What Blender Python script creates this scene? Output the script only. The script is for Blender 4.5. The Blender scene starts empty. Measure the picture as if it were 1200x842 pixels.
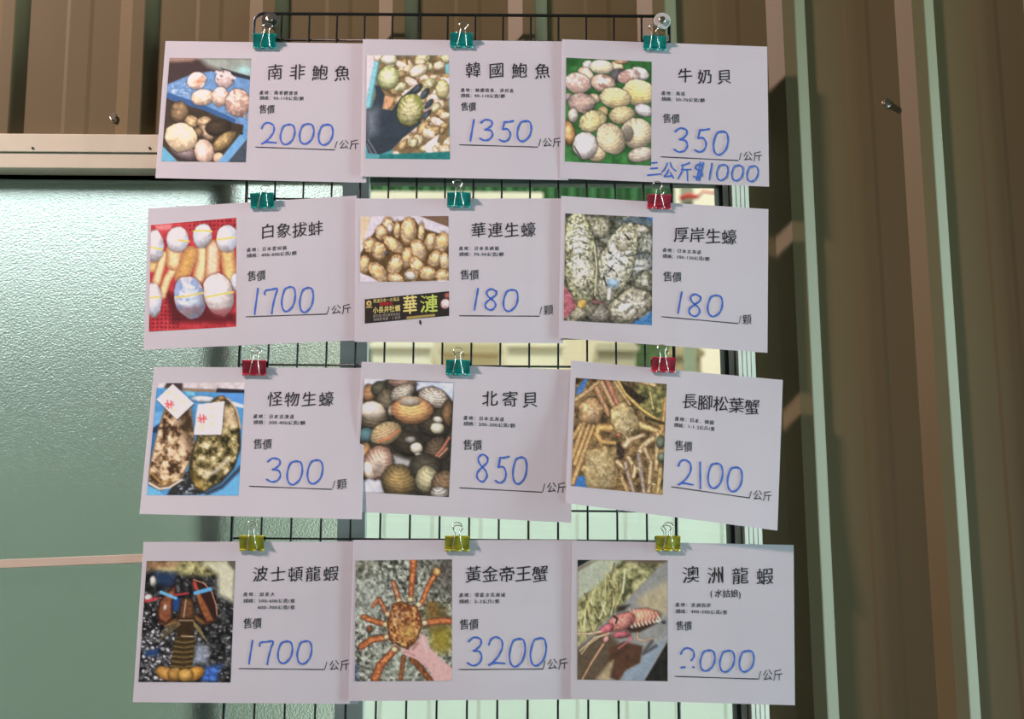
import bpy, bmesh, math, random
import numpy as np
from mathutils import Vector, Matrix

SC = bpy.context.scene
C = SC.collection
PI = math.pi

# ------------------------------------------------------------------ camera
FPX = 1700.0
cam_d = bpy.data.cameras.new('camera'); cam = bpy.data.objects.new('camera', cam_d); C.objects.link(cam)
SC.camera = cam
cam_d.sensor_width = 36; cam_d.lens = 36*FPX/1200
cam_d.clip_start = 0.01
CAM = Vector((0, -1.42, 1.5))
PITCH, ROLL = 11.0, 0.4
R3 = Matrix.Rotation(math.radians(90+PITCH), 3, 'X') @ Matrix.Rotation(math.radians(ROLL), 3, 'Z')
cam.matrix_world = Matrix.Translation(CAM) @ R3.to_4x4()
cam_d.dof.use_dof = True; cam_d.dof.focus_distance = 1.47; cam_d.dof.aperture_fstop = 6.3

def at(px, py, Y):
    """point where the view line through a photo pixel meets the plane y = Y"""
    d = R3 @ Vector(((px-600)/FPX, -(py-421)/FPX, -1))
    t = (Y-CAM.y)/d.y
    return CAM + d*t

# ------------------------------------------------------------------ world, lights, exposure
w = bpy.data.worlds.new('world'); SC.world = w; w.use_nodes = True
bg = w.node_tree.nodes['Background']
bg.inputs[0].default_value = (0.88, 1.0, 0.98, 1); bg.inputs[1].default_value = 1.85
SC.view_settings.view_transform = 'Standard'; SC.view_settings.look = 'None'
SC.view_settings.exposure = 0.14; SC.view_settings.gamma = 1.0

sun_d = bpy.data.lights.new('sun', 'SUN'); sun_d.energy = 2.6; sun_d.angle = .02; sun_d.color = (1.0, .97, .9)
sun = bpy.data.objects.new('sun', sun_d); C.objects.link(sun); sun.rotation_euler = (math.radians(27), 0, math.radians(-12))
def area(name, loc, target, sx, sy, power, color):
    l = bpy.data.lights.new(name, 'AREA'); l.shape = 'RECTANGLE'; l.size = sx; l.size_y = sy
    l.energy = power; l.color = color
    o = bpy.data.objects.new(name, l); C.objects.link(o); o.location = loc
    o.rotation_euler = (Vector(target)-Vector(loc)).to_track_quat('-Z', 'Y').to_euler()
    return o
area('key_lamp', (-1.62, -0.85, 3.28), (0.1, 0, 1.7), 0.15, 0.15, 76, (1.0, 0.765, 0.76))
area('right_doorway_light', (2.75, -0.27, 1.75), (0, 0, 1.75), 0.22, 2.2, 158, (0.62, .93, .98))
area('cool_fill_light', (2.2, -2.6, 1.2), (0, 0, 1.7), 1.0, 1.6, 20, (0.62, 0.85, 1.0))  # added fill, lifts and cools the right-hand cards

# ------------------------------------------------------------------ helpers
def lin(c):
    return tuple((v/255/12.92 if v/255 <= .04045 else ((v/255+.055)/1.055)**2.4) for v in c)

def tag(o, label=None, cat=None, group=None, kind=None):
    if label: o['label'] = label
    if cat: o['category'] = cat
    if group: o['group'] = group
    if kind: o['kind'] = kind
    return o

def empty(name, loc=(0, 0, 0)):
    o = bpy.data.objects.new(name, None); C.objects.link(o); o.location = loc
    o.empty_display_size = .02
    return o

def link(name, me, parent=None, m=None):
    o = bpy.data.objects.new(name, me); C.objects.link(o)
    if m is not None and not me.materials: me.materials.append(m)
    if parent is not None:
        o.parent = parent
        o.matrix_parent_inverse = Matrix.Translation(-Vector(parent.location))
    return o

def pydata(name, verts, faces, m, parent=None, smooth=False):
    me = bpy.data.meshes.new(name); me.from_pydata([tuple(v) for v in verts], [], faces); me.update()
    if smooth:
        me.polygons.foreach_set('use_smooth', [True]*len(me.polygons))
    return link(name, me, parent, m)

class MB:
    def __init__(s): s.v = []; s.f = []
    def add(s, vs, fs):
        b = len(s.v); s.v += [tuple(v) for v in vs]; s.f += [tuple(i+b for i in f) for f in fs]; return s
    def box(s, x0, x1, y0, y1, z0, z1, shear=None):
        vs = [(x, y, z) for x in (x0, x1) for y in (y0, y1) for z in (z0, z1)]
        if shear: vs = [(x+shear(z), y, z) for x, y, z in vs]
        return s.add(vs, [(0, 1, 3, 2), (4, 6, 7, 5), (0, 4, 5, 1), (2, 3, 7, 6), (0, 2, 6, 4), (1, 5, 7, 3)])
    def tube(s, pts, r, n=8, closed=False):
        pts = [Vector(p) for p in pts]; k = len(pts); vs = []; up = Vector((0.13, 1, 0.07)).normalized()
        for i, p in enumerate(pts):
            a = pts[(i-1) % k] if (closed or i) else p
            b = pts[(i+1) % k] if (closed or i < k-1) else p
            t = (b-a).normalized()
            if abs(t.dot(up)) > .95: q = t.cross(Vector((1, 0, 0))).normalized()
            else: q = t.cross(up).normalized()
            w_ = t.cross(q)
            for j in range(n):
                an = 2*PI*j/n; vs.append(p+q*math.cos(an)*r+w_*math.sin(an)*r)
        fs = []
        for i in range(k if closed else k-1):
            for j in range(n):
                a = i*n+j; b = i*n+(j+1) % n; c = ((i+1) % k)*n+(j+1) % n; d = ((i+1) % k)*n+j
                fs.append((a, b, c, d))
        if not closed: fs += [tuple(range(n))[::-1], tuple(range((k-1)*n, k*n))]
        return s.add(vs, fs)
    def disc(s, c, r0, r1, y0, y1, n=24):
        """ring/disc with its axis along y, slightly domed"""
        vs = []; fs = []
        for j in range(n):
            an = 2*PI*j/n; cx, cz = math.cos(an), math.sin(an)
            vs += [(c[0]+cx*r1, y1, c[2]+cz*r1), (c[0]+cx*r1, y0+.0003, c[2]+cz*r1), (c[0]+cx*r1*.93, y0, c[2]+cz*r1*.93), (c[0]+cx*r0, y0, c[2]+cz*r0), (c[0]+cx*r0, y1, c[2]+cz*r0)]
        for j in range(n):
            a = j*5; b = ((j+1) % n)*5
            for q in range(5): fs.append((a+q, a+(q+1) % 5, b+(q+1) % 5, b+q))
        return s.add(vs, fs)
    def build(s, name, m, parent=None, smooth=False, bevel=0):
        o = pydata(name, s.v, s.f, m, parent, smooth)
        bm = bmesh.new(); bm.from_mesh(o.data); bmesh.ops.recalc_face_normals(bm, faces=bm.faces); bm.to_mesh(o.data); bm.free()
        if bevel:
            md = o.modifiers.new('bevel', 'BEVEL'); md.width = bevel; md.segments = 2; md.limit_method = 'ANGLE'
        return o

def mat(name, col, rough=.5, metal=0, noise=None, bump=None, spec=.5, coat=0, trans=0):
    m = bpy.data.materials.new(name); m.use_nodes = True; n = m.node_tree.nodes; L = m.node_tree.links
    b = n['Principled BSDF']
    b.inputs['Base Color'].default_value = (*col, 1); b.inputs['Roughness'].default_value = rough
    b.inputs['Metallic'].default_value = metal; b.inputs['Specular IOR Level'].default_value = spec
    b.inputs['Coat Weight'].default_value = coat; b.inputs['Transmission Weight'].default_value = trans
    tc = n.new('ShaderNodeTexCoord')
    if noise:
        sc, amt, stretch = noise
        mp = n.new('ShaderNodeMapping'); mp.inputs['Scale'].default_value = stretch; L.new(tc.outputs['Object'], mp.inputs[0])
        t = n.new('ShaderNodeTexNoise'); t.inputs['Scale'].default_value = sc; t.inputs['Detail'].default_value = 4
        L.new(mp.outputs[0], t.inputs[0])
        r = n.new('ShaderNodeMapRange'); r.inputs[1].default_value = .3; r.inputs[2].default_value = .7
        r.inputs[3].default_value = 1-amt; r.inputs[4].default_value = 1+amt; L.new(t.outputs[0], r.inputs[0])
        mx = n.new('ShaderNodeVectorMath'); mx.operation = 'SCALE'; mx.inputs[0].default_value = col
        L.new(r.outputs[0], mx.inputs['Scale']); L.new(mx.outputs[0], b.inputs['Base Color'])
    if bump:
        sc, st, dist = bump
        t2 = n.new('ShaderNodeTexNoise'); t2.inputs['Scale'].default_value = sc; t2.inputs['Detail'].default_value = 3
        L.new(tc.outputs['Object'], t2.inputs[0])
        bp = n.new('ShaderNodeBump'); bp.inputs['Strength'].default_value = st; bp.inputs['Distance'].default_value = dist
        L.new(t2.outputs[0], bp.inputs['Height']); L.new(bp.outputs[0], b.inputs['Normal'])
    return m

M = {}
M['clad'] = mat('painted_cladding', (.124, .093, .043), .5, spec=.18, noise=(6, .07, (1, 1, .25)), bump=(900, .05, .0004))
M['frame'] = mat('cream_aluminium', (.56, .52, .39), .4, noise=(30, .05, (1, 1, 1)))
M['jamb'] = mat('jamb_aluminium', (.66, .58, .47), .45, noise=(60, .06, (1, 1, .05)))
M['sash'] = mat('grey_sash', (.50, .54, .50), .45, noise=(20, .05, (1, 1, 1)))
M['dark_sash'] = mat('dark_sash', (.06, .085, .07), .5)
M['rubber'] = mat('black_rubber', (.008, .009, .008), .6)
M['wire'] = mat('black_wire', (.006, .007, .006), .35)
M['steel'] = mat('steel', (.55, .48, .38), .28, metal=1)
M['clipwire'] = mat('nickel_wire', (.72, .68, .58), .22, metal=1)
M['plastic'] = mat('washer_plastic', (.50, .50, .46), .35, trans=.15)
M['greywash'] = mat('dark_washer', (.05, .046, .042), .85, spec=.2)
M['teal'] = mat('teal_enamel', (.0, .23, .20), .3, coat=.3)
M['red'] = mat('red_enamel', (.42, .018, .045), .3, coat=.3)
M['yellow'] = mat('yellow_enamel', (.40, .36, .015), .3, coat=.3)
M['strip'] = mat('beige_strip', (.62, .52, .40), .6, noise=(40, .06, (.2, 1, 1)))
M['black_ink'] = mat('black_ink', (.012, .010, .012), .6)
M['blue_ink'] = mat('blue_ink', (.045, .14, .56), .5)
M['room'] = mat('room_plaster', (.12, .115, .10), .8, noise=(3, .05, (1, 1, 1)))
M['concrete'] = mat('concrete', (.25, .24, .22), .85, noise=(4, .1, (1, 1, 1)))

def paper_mat(name, vcol=False):
    m = bpy.data.materials.new(name); m.use_nodes = True; n = m.node_tree.nodes; L = m.node_tree.links
    b = n['Principled BSDF']; out = n['Material Output']
    tl = n.new('ShaderNodeBsdfTranslucent'); mix = n.new('ShaderNodeMixShader')
    b.inputs['Roughness'].default_value = .55; b.inputs['Specular IOR Level'].default_value = .25
    if vcol:
        a = n.new('ShaderNodeVertexColor'); a.layer_name = 'Col'
        L.new(a.outputs[0], b.inputs['Base Color']); L.new(a.outputs[0], tl.inputs[0]); mix.inputs[0].default_value = .06
    else:
        tc = n.new('ShaderNodeTexCoord'); t = n.new('ShaderNodeTexNoise'); t.inputs['Scale'].default_value = 9; L.new(tc.outputs['Object'], t.inputs[0])
        r = n.new('ShaderNodeValToRGB'); r.color_ramp.elements[0].color = (.77, .735, .765, 1); r.color_ramp.elements[1].color = (.80, .765, .795, 1)
        r.color_ramp.elements[0].position = .35; r.color_ramp.elements[1].position = .65
        L.new(t.outputs[0], r.inputs[0]); L.new(r.outputs[0], b.inputs['Base Color']); tl.inputs[0].default_value = (.78, .76, .80, 1)
        mix.inputs[0].default_value = .34
    L.new(b.outputs[0], mix.inputs[1]); L.new(tl.outputs[0], mix.inputs[2]); L.new(mix.outputs[0], out.inputs[0])
    return m
M['paper'] = paper_mat('white_paper'); M['print'] = paper_mat('photo_ink', True)

def frosted():
    m = mat('frosted_glass', (.88, .96, .93), .25, trans=1, bump=(560, .5, .0012)); return m
M['frost'] = frosted()
def clear_glass():
    m = bpy.data.materials.new('clear_glass'); m.use_nodes = True; n = m.node_tree.nodes; L = m.node_tree.links
    n.remove(n['Principled BSDF']); t = n.new('ShaderNodeBsdfTransparent'); t.inputs[0].default_value = (.93, .97, .95, 1)
    g = n.new('ShaderNodeBsdfGlossy'); g.inputs['Roughness'].default_value = .02; f = n.new('ShaderNodeFresnel'); f.inputs[0].default_value = 1.45
    mx = n.new('ShaderNodeMixShader'); L.new(f.outputs[0], mx.inputs[0]); L.new(t.outputs[0], mx.inputs[1]); L.new(g.outputs[0], mx.inputs[2])
    L.new(mx.outputs[0], n['Material Output'].inputs[0]); return m
M['clear'] = clear_glass()

# ------------------------------------------------------------------ setting
YW = 0.0155            # front of the cladding ribs
YV = YW + 0.0102       # valleys between the ribs
ZR = at(540, 421, YW).z
lean = lambda z: -(z-ZR)*0.014          # the cladding is a touch out of plumb
def ax(px, py, Y): # x at reference height for a leaning vertical seen at this pixel
    p = at(px, py, Y); return p.x - lean(p.z)
X0 = ax(171, 0, YW); X1 = ax(1083, 0, YW); PER = (X1-X0)/6
mm = PER/152.0         # one unit = one photo pixel at the top of the picture
ZT = at(100, 157, YW).z            # lower edge of the cladding above the window
XJ = ax(878, 230, YW)              # right edge of the window frame
XL = -1.15                         # left edge of the window
ZB = 1.02                          # window sill

prof = [(-33, YV), (-16, YW), (-2, YW), (-.5, YW+.0006), (13, YV), (56, YV), (60, YV-.0005), (83, YV-.0005), (88, YV), (119, YV)]
def cladding(name, xa, xb, z0, z1):
    pts = []
    k0 = int(math.floor((xa-X0)/PER))-1; k1 = int(math.ceil((xb-X0)/PER))+1
    for k in range(k0, k1+1):
        for u, y in prof:
            if u == 119: continue
            pts.append((X0+k*PER+(u+1)*mm, y))
    q = []
    for i in range(len(pts)-1):
        (xa_, ya_), (xb_, yb_) = pts[i], pts[i+1]
        if xb_ < xa or xa_ > xb: continue
        if not q:
            t = max(0, (xa-xa_)/(xb_-xa_)); q.append((xa_+(xb_-xa_)*t, ya_+(yb_-ya_)*t))
        t = min(1, (xb-xa_)/(xb_-xa_)); q.append((xa_+(xb_-xa_)*t, ya_+(yb_-ya_)*t))
    vs = []; fs = []
    nz = 2
    for x, y in q:
        for z in (z0, z1): vs.append((x+lean(z), y, z))
    n = len(q)
    for x, y in q:
        for z in (z0, z1): vs.append((x+lean(z), y+.0008, z))
    for i in range(n-1):
        fs.append((2*i, 2*i+2, 2*i+3, 2*i+1)); o = 2*n; fs.append((o+2*i, o+2*i+1, o+2*i+3, o+2*i+2))
        fs.append((2*i, o+2*i, o+2*i+2, 2*i+2)); fs.append((2*i+1, 2*i+3, o+2*i+3, o+2*i+1))
    fs.append((0, 1, 2*n+1, 2*n)); a = 2*(n-1); fs.append((a, 2*n+a, 2*n+a+1, a+1))
    return tag(pydata(name, vs, fs, M['clad']), kind='structure')
RX = 3.0
cladding('wall_back', -RX, RX, ZT, 4.2)
o = cladding('wall_back_right', XJ, RX, 0, ZT); o.name = 'wall_back.001'
o = cladding('wall_back_left', -RX, XL, 0, ZT); o.name = 'wall_back.002'
o = cladding('wall_back_low', XL, XJ, 0, ZB); o.name = 'wall_back.003'
for nm, b in (('floor', (-RX, RX, -4, .03, -.1, 0)), ('ceiling', (-RX, RX, -4, .03, 4.2, 4.3)), ('wall_left', (-RX-.1, -RX, -4, .03, 0, 4.2)),
              ('wall_right', (RX, RX+.1, -4, .03, 0, 4.2)), ('wall_rear', (-RX, RX, -4.1, -4, 0, 4.2))):
    tag(MB().box(*b).build(nm, M['concrete'] if nm == 'floor' else M['room']), kind='structure')

# window
win = tag(empty('window_1', (XL, YW, ZB)), kind='structure')
def fr(name, b, m, shear=True, bevel=.0006):
    return MB().box(*b, shear=lean if shear else None).build(name, m, win, bevel=bevel)
zz = lambda py, Y, px=100: at(px, py, Y).z
def hbar(name, pya, pyb, y0, y1, m):   # horizontal member between two photo rows at px=100
    return fr(name, (XL, XJ, y0, y1, zz(pyb, y0), zz(pya, y0)), m)
hbar('frame_head', 157, 178, .011, .060, M['frame'])
hbar('frame_groove', 177, 180, .0145, .058, M['rubber'])
hbar('frame_track', 179, 197, .0125, .060, M['frame'])
sh = hbar('sash_rail', 190, 211, .036, .050, M['dark_sash'])  # aluminium rail; the recess shade is put into its dark colour
fr('frame_sill', (XL, XJ, .010, .08, ZB-.03, ZB+.02), M['frame'])
fr('frame_jamb_left', (XL, XL+.05, .0, .08, ZB, ZT), M['frame'])
# right jamb with its fins, wedge shaped so they catch the right-hand light
xj0 = ax(857, 230, .016)
fr('frame_jamb_right', (xj0, XJ, .0175, .075, ZB, ZT), M['jamb'], bevel=0)
nt = 4; wt = (XJ-xj0)/nt; yj = lambda x: .0122+(x-xj0)/(XJ-xj0)*.0046
for q in range(nt):
    xa_ = xj0+q*wt; xb_ = xa_+wt-.0005; vs_ = []
    for z in (ZB, ZT):
        for x, y in ((xa_, .0176), (xa_, yj(xa_)+.0003), (xa_+.0004, yj(xa_)), (xb_, yj(xb_)), (xb_, .0176)): vs_.append((x+lean(z), y, z))
    pydata('jamb_fin', vs_, [(0, 1, 6, 5), (1, 2, 7, 6), (2, 3, 8, 7), (3, 4, 9, 8), (4, 3, 2, 1, 0), (5, 6, 7, 8, 9)], M['jamb'], win)
xs0 = ax(846.5, 230, .03); xs1 = ax(853, 230, .03)
xg0 = ax(842, 230, .03)
ZS = zz(205, .04)
fr('sash_gasket', (xg0, xs0, .028, .06, ZB, ZS+.03), M['rubber'])
fr('sash_stile', (xs0, xs1, .026, .06, ZB, ZS+.03), M['sash'])
fr('sash_gasket', (xs1, xj0+.001, .030, .06, ZB, ZS+.03), M['rubber'])
xm0 = ax(399, 410, .034); xm1 = ax(431, 410, .034)
fr('meeting_stile', (xm0, xm1, .030, .046, ZB, ZS), M['sash'])
xo0 = ax(238, 500, .085); xo1 = ax(268, 500, .085)
fr('outer_rail', (XL, ax(268, 210, .08), .078, .092, zz(221, .08), zz(190, .08)), M['dark_sash'])
fr('outer_stile', (xo0, xo1, .078, .092, ZB, ZS+.02), M['dark_sash'])
fr('frosted_pane', (XL+.05, xm0+.004, .036, .040, ZB+.02, ZS+.01), M['frost'], bevel=0)
fr('clear_pane', (xm1-.004, xg0+.002, .040, .044, ZB+.02, ZS+.01), M['clear'], bevel=0)
# small screws in the frame head
for px in (38, 175):
    p = at(px, 173, .010)
    MB().disc(p, 0, .0013, .0102, .0118, 12).build('frame_screw', M['rubber'], win)

# beige strip across the frosted pane
a = at(-60, 663, .030); b = at(262, 650, .030)
MBs = MB(); h = .0042
vs = []
for p in (a, b):
    for dy in (-.0012, .0035):
        for dz in (-h, h): vs.append((p.x, .030+dy, p.z+dz))
MBs.add(vs, [(0, 1, 3, 2), (4, 6, 7, 5), (0, 4, 5, 1), (2, 3, 7, 6), (0, 2, 6, 4), (1, 5, 7, 3)])
tag(MBs.build('flat_strip', M['strip'], bevel=.0004), 'narrow beige flat strip running across the frosted window pane, left of the lobster card', 'strip')
tag(bpy.data.objects['flat_strip'])

# ------------------------------------------------------------------ outside, seen through the clear pane
def ocol(name, c, rough=.7, amt=.06, sc=5): return mat(name, lin(c), rough, noise=(sc, amt, (1, 1, 1)))
tag(MB().box(-8, 8, .3, 12, -.2, -.05).build('outdoor_ground', ocol('outdoor_ground', (170, 170, 160))), kind='structure').name = 'floor.001'
# mint boarded fence, lower part of the view
YF = 2.2
def outer(name, pxa, pxb, pya, pyb, Y, depth, m, px=600, ground=False):
    xa = at(pxa, 421, Y).x; xb = at(pxb, 421, Y).x
    z1 = at(px, pya, Y).z; z0 = -.05 if ground else at(px, pyb, Y).z
    return (xa, xb, Y, Y+depth, z0, z1)
fm = ocol('mint_boards', (222, 236, 226)); fence = empty('boarded_fence', (0, YF, 0))
tag(fence, 'pale mint boarded fence outside, seen low through the clear pane below the cards', 'fence')
ftop = at(600, 500, YF).z; x = at(400, 421, YF).x; xe = at(960, 421, YF).x
while x < xe:
    MB().box(x, x+.117, YF, YF+.02, 0, ftop).build('board', fm, fence, bevel=.002); x += .12
MB().box(at(400, 421, YF).x, xe, YF-.03, YF, ftop-.05, ftop).build('rail', fm, fence)
# pale green building wall behind the frosted pane
YG = 3.0
gw = empty('green_shed', (at(-900, 421, YG).x, YG, 0)); tag(gw, 'pale green shed outside, a blur behind the frosted pane', 'building')
gx0, gx1 = at(-1400, 421, YG).x, at(428, 421, YG).x; gz = at(100, 300, YG).z
MB().box(gx0, gx1, YG, YG+1.0, 0, gz).build('wall', ocol('shed_green', (102, 117, 103)), gw)
MB().box(gx0-.1, gx1, YG-.08, YG+1.1, gz, gz+.04).build('roof', ocol('shed_roof', (110, 124, 116)), gw)
# dark green corrugated shutter, top of the view
YS = 2.6
sm = ocol('shutter_green', (52, 104, 56), .5); sb = outer('s', 418, 792, -40, 262, YS, .03, sm)
vs = []; fs = []; n = 60
for i in range(n+1):
    xx = sb[0]+(sb[1]-sb[0])*i/n; yy = YS+(.0 if (i % 4) in (0, 1) else .04)
    for z in (sb[4], sb[5]): vs.append((xx, yy, z))
for i in range(n): fs.append((2*i, 2*i+2, 2*i+3, 2*i+1))
tag(pydata('corrugated_shutter', vs, fs, sm), 'dark green corrugated shutter outside, seen above the cream beam', 'shutter')
so = bpy.data.objects['corrugated_shutter']; md = so.modifiers.new('solid', 'SOLIDIFY'); md.thickness = .004
# cream beam
tag(MB().box(*outer('b', 415, 636, 225, 262, 2.45, .1, None)).build('cream_beam', ocol('beam_cream', (240, 224, 200)), bevel=.004),
    'cream horizontal beam outside below the green shutter', 'beam')
# cream back wall right, behind everything
tag(MB().box(*outer('b', 785, 1200, 60, 760, 3.1, .2, None, ground=True)).build('cream_wall_panel', ocol('wall_cream', (252, 230, 208)), bevel=.004),
    'bright cream panel outside, right of the grid', 'panel')
tag(MB().box(*outer('b', 448, 780, 262, 560, 3.4, .2, None, ground=True)).build('yellowish_wall_panel', ocol('wall_yellow', (238, 218, 190)), bevel=.004),
    'pale yellow panel outside, low behind the crates', 'panel')
# post
tag(MB().box(*outer('b', 803, 816, 60, 500, 2.26, .05, None, ground=True)).build('grey_green_post', ocol('post_grey', (150, 155, 128)), bevel=.003),
    'grey-green post outside, just right of the grid frame', 'post')
# crates and sacks
ZC = at(600, 520, 2.4).z
tb = empty('table', (at(436, 421, 2.35).x, 2.35, 0)); tag(tb, 'wooden table outside behind the mint fence, carrying the crates', 'table')
TX0, TX1 = at(425, 421, 2.3).x, at(830, 421, 3.0).x
MB().box(TX0, TX1, 2.33, 3.0, ZC-.03, ZC).build('tabletop', ocol('table_wood', (150, 120, 84)), tb)
for lx in (TX0+.02, TX1-.06):
    for ly in (2.35, 2.94): MB().box(lx, lx+.04, ly, ly+.04, -.05, ZC-.03).build('leg', ocol('table_wood', (150, 120, 84)), tb)
def crate(pxa, pxb, pya, pyb, Y, colr, label, open_=True):
    bx = list(outer('b', pxa, pxb, pya, pyb, Y, .25, None)); bx[4] = ZC; m = ocol('crate_paint', colr)
    t = empty('crate', (bx[0], Y, bx[4])); tag(t, label, 'crate', 'crates stacked outside the window')
    MB().box(*bx).build('body', m, t, bevel=.006)
    hh = (bx[5]-bx[4])
    for q in (.9, .45): MB().box(bx[0]-.008, bx[1]+.008, Y-.012, Y, bx[4]+hh*q, bx[4]+hh*q+.015).build('rim', m, t)
crate(436, 505, 396, 520, 2.5, (240, 228, 205), 'cream crate outside, furthest left under the oyster cards')
crate(518, 586, 402, 520, 2.7, (228, 208, 170), 'pale yellow crate outside, second from the left')
crate(594, 660, 394, 520, 2.4, (242, 226, 198), 'cream crate outside, right of the pale yellow one')
crate(700, 745, 398, 520, 2.5, (190, 176, 150), 'tan crate outside, left of the olive drum')
crate(786, 822, 404, 520, 2.5, (176, 152, 112), 'brown crate outside, right of the grid frame')
# olive drum
c = at(765, 421, 2.89); dm = ocol('drum_olive', (92, 120, 70)); dr = empty('drum', (c.x, 2.89, ZC)); tag(dr, 'olive green drum outside, behind the upper red clip of the crab card', 'drum')
prf = [(0, ZC-c.z), (.085, ZC-c.z), (.09, ZC-c.z+.02), (.085, -.15), (.09, -.14), (.085, -.12), (.085, .03), (.092, .05), (.085, .06), (0, .06)]
vs = []; fs = []; n = 28
for r, z in prf:
    for j in range(n): vs.append((c.x+r*math.cos(2*PI*j/n), 2.89+r*math.sin(2*PI*j/n), c.z+z))
for i in range(len(prf)-1):
    for j in range(n): fs.append((i*n+j, i*n+(j+1) % n, (i+1)*n+(j+1) % n, (i+1)*n+j))
pydata('body', vs, fs, dm, dr, True)
# red cord
pts = [at(797, 233, 2.248), at(806, 229, 2.248), at(818, 231, 2.248), at(824, 224, 2.248), at(833, 226, 2.248), at(856, 224, 2.248)]
tag(MB().tube(pts[:3], .0065).tube(pts[2:], .003).build('red_cord', ocol('cord_red', (215, 40, 36)), smooth=True), 'red cord strung outside across the cream panel', 'cord')

# ------------------------------------------------------------------ wire grid
grid = empty('wire_grid', at(540, 421, 0)); tag(grid, 'black welded wire display grid holding the twelve price cards', 'grid')
GY = .0022
gx0 = at(298, 20, GY).x; gx1 = at(784, 20, GY).x; gz1 = at(540, 17.5, GY).z; gz19 = at(540, 632, GY).z
dz = (gz1-gz19)/19; dx = (gx1-gx0)/15; NR = 27; gz0 = gz1-NR*dz
rc = .010; rf = .0017
cor = []
for (cx, cz, a0) in ((gx1-rc, gz1-rc, 0), (gx0+rc, gz1-rc, 90), (gx0+rc, gz0+rc, 180), (gx1-rc, gz0+rc, 270)):
    for j in range(5):
        an = math.radians(a0+j*22.5); cor.append((cx+rc*math.cos(an), GY, cz+rc*math.sin(an)))
MB().tube(cor, rf, 10, True).build('outer_frame', M['wire'], grid, True)
for i in range(1, 15):
    MB().tube([(gx0+dx*i, GY-.0006, gz1), (gx0+dx*i, GY-.0006, gz0)], .00105, 8).build('wire', M['wire'], grid, True)
for i in range(1, NR):
    MB().tube([(gx0, GY+.0011, gz1-dz*i), (gx1, GY+.0011, gz1-dz*i)], .00105, 8).build('wire', M['wire'], grid, True)

# screws
def screw(px, py, label, washer=None, y=None):
    yb = YV if y is None else y
    p = at(px, py, yb); t = empty('hex_screw' if washer is None else 'mounting_screw', p)
    tag(t, label, 'screw', 'screws in the cladding')
    if washer is None:
        MB().disc(p, 0, .0052, yb-.0012, yb+.0002, 20).build('flange', M['steel'], t, True)
        MB().disc(p, 0, .0036, yb-.0058, yb-.001, 6).build('hex_head', M['steel'], t)
    else:
        r, m = washer; yy = -.0035
        p = at(px, py, yy); t.location = p
        bpy.context.view_layer.update()
        MB().disc(p, .0024, r, yy, yy+.0022, 32).build('washer', m, t, False)
        MB().disc(p, 0, .0036, yy-.0032, yy+.0005, 16).build('screw_head', M['steel'], t, True)
        MB().disc(p, 0, .0018, yy, YW+.002, 10).build('shank', M['steel'], t)
screw(134, 138, 'small hex-head screw in the cladding above the window, left of the cards')
screw(1039, 121, 'small hex-head screw in the cladding to the right of the cards')
screw(316, 23, 'screw with a dark grey washer at the top left corner of the grid', (.0085, M['greywash']))
screw(776, 24, 'screw with a round pale plastic washer at the top right corner of the grid', (.0088, M['plastic']))

# ------------------------------------------------------------------ picture painting for the printed photographs
def vnoise(X, Y, seed):
    xi = np.floor(X).astype(np.int64); yi = np.floor(Y).astype(np.int64); fx = X-xi; fy = Y-yi
    fx = fx*fx*(3-2*fx); fy = fy*fy*(3-2*fy)
    def h(a, b):
        v = (a*374761393+b*668265263+seed*974634777) & 0xffffffff
        v = ((v ^ (v >> 13))*1274126177) & 0xffffffff
        return ((v ^ (v >> 16)) & 0xffff)/65535.0
    return (h(xi, yi)*(1-fx)+h(xi+1, yi)*fx)*(1-fy)+(h(xi, yi+1)*(1-fx)+h(xi+1, yi+1)*fx)*fy
def fbm(X, Y, sc, seed, octs=3):
    s = 0; a = .5; t = 0
    for o_ in range(octs): s = s+a*vnoise(X/sc, Y/sc, seed+o_*17); t += a; a *= .55; sc = sc/2.1
    return s/t
sstep = lambda e0, e1, x: (lambda t: t*t*(3-2*t))(np.clip((x-e0)/(e1-e0), 0, 1))

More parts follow.
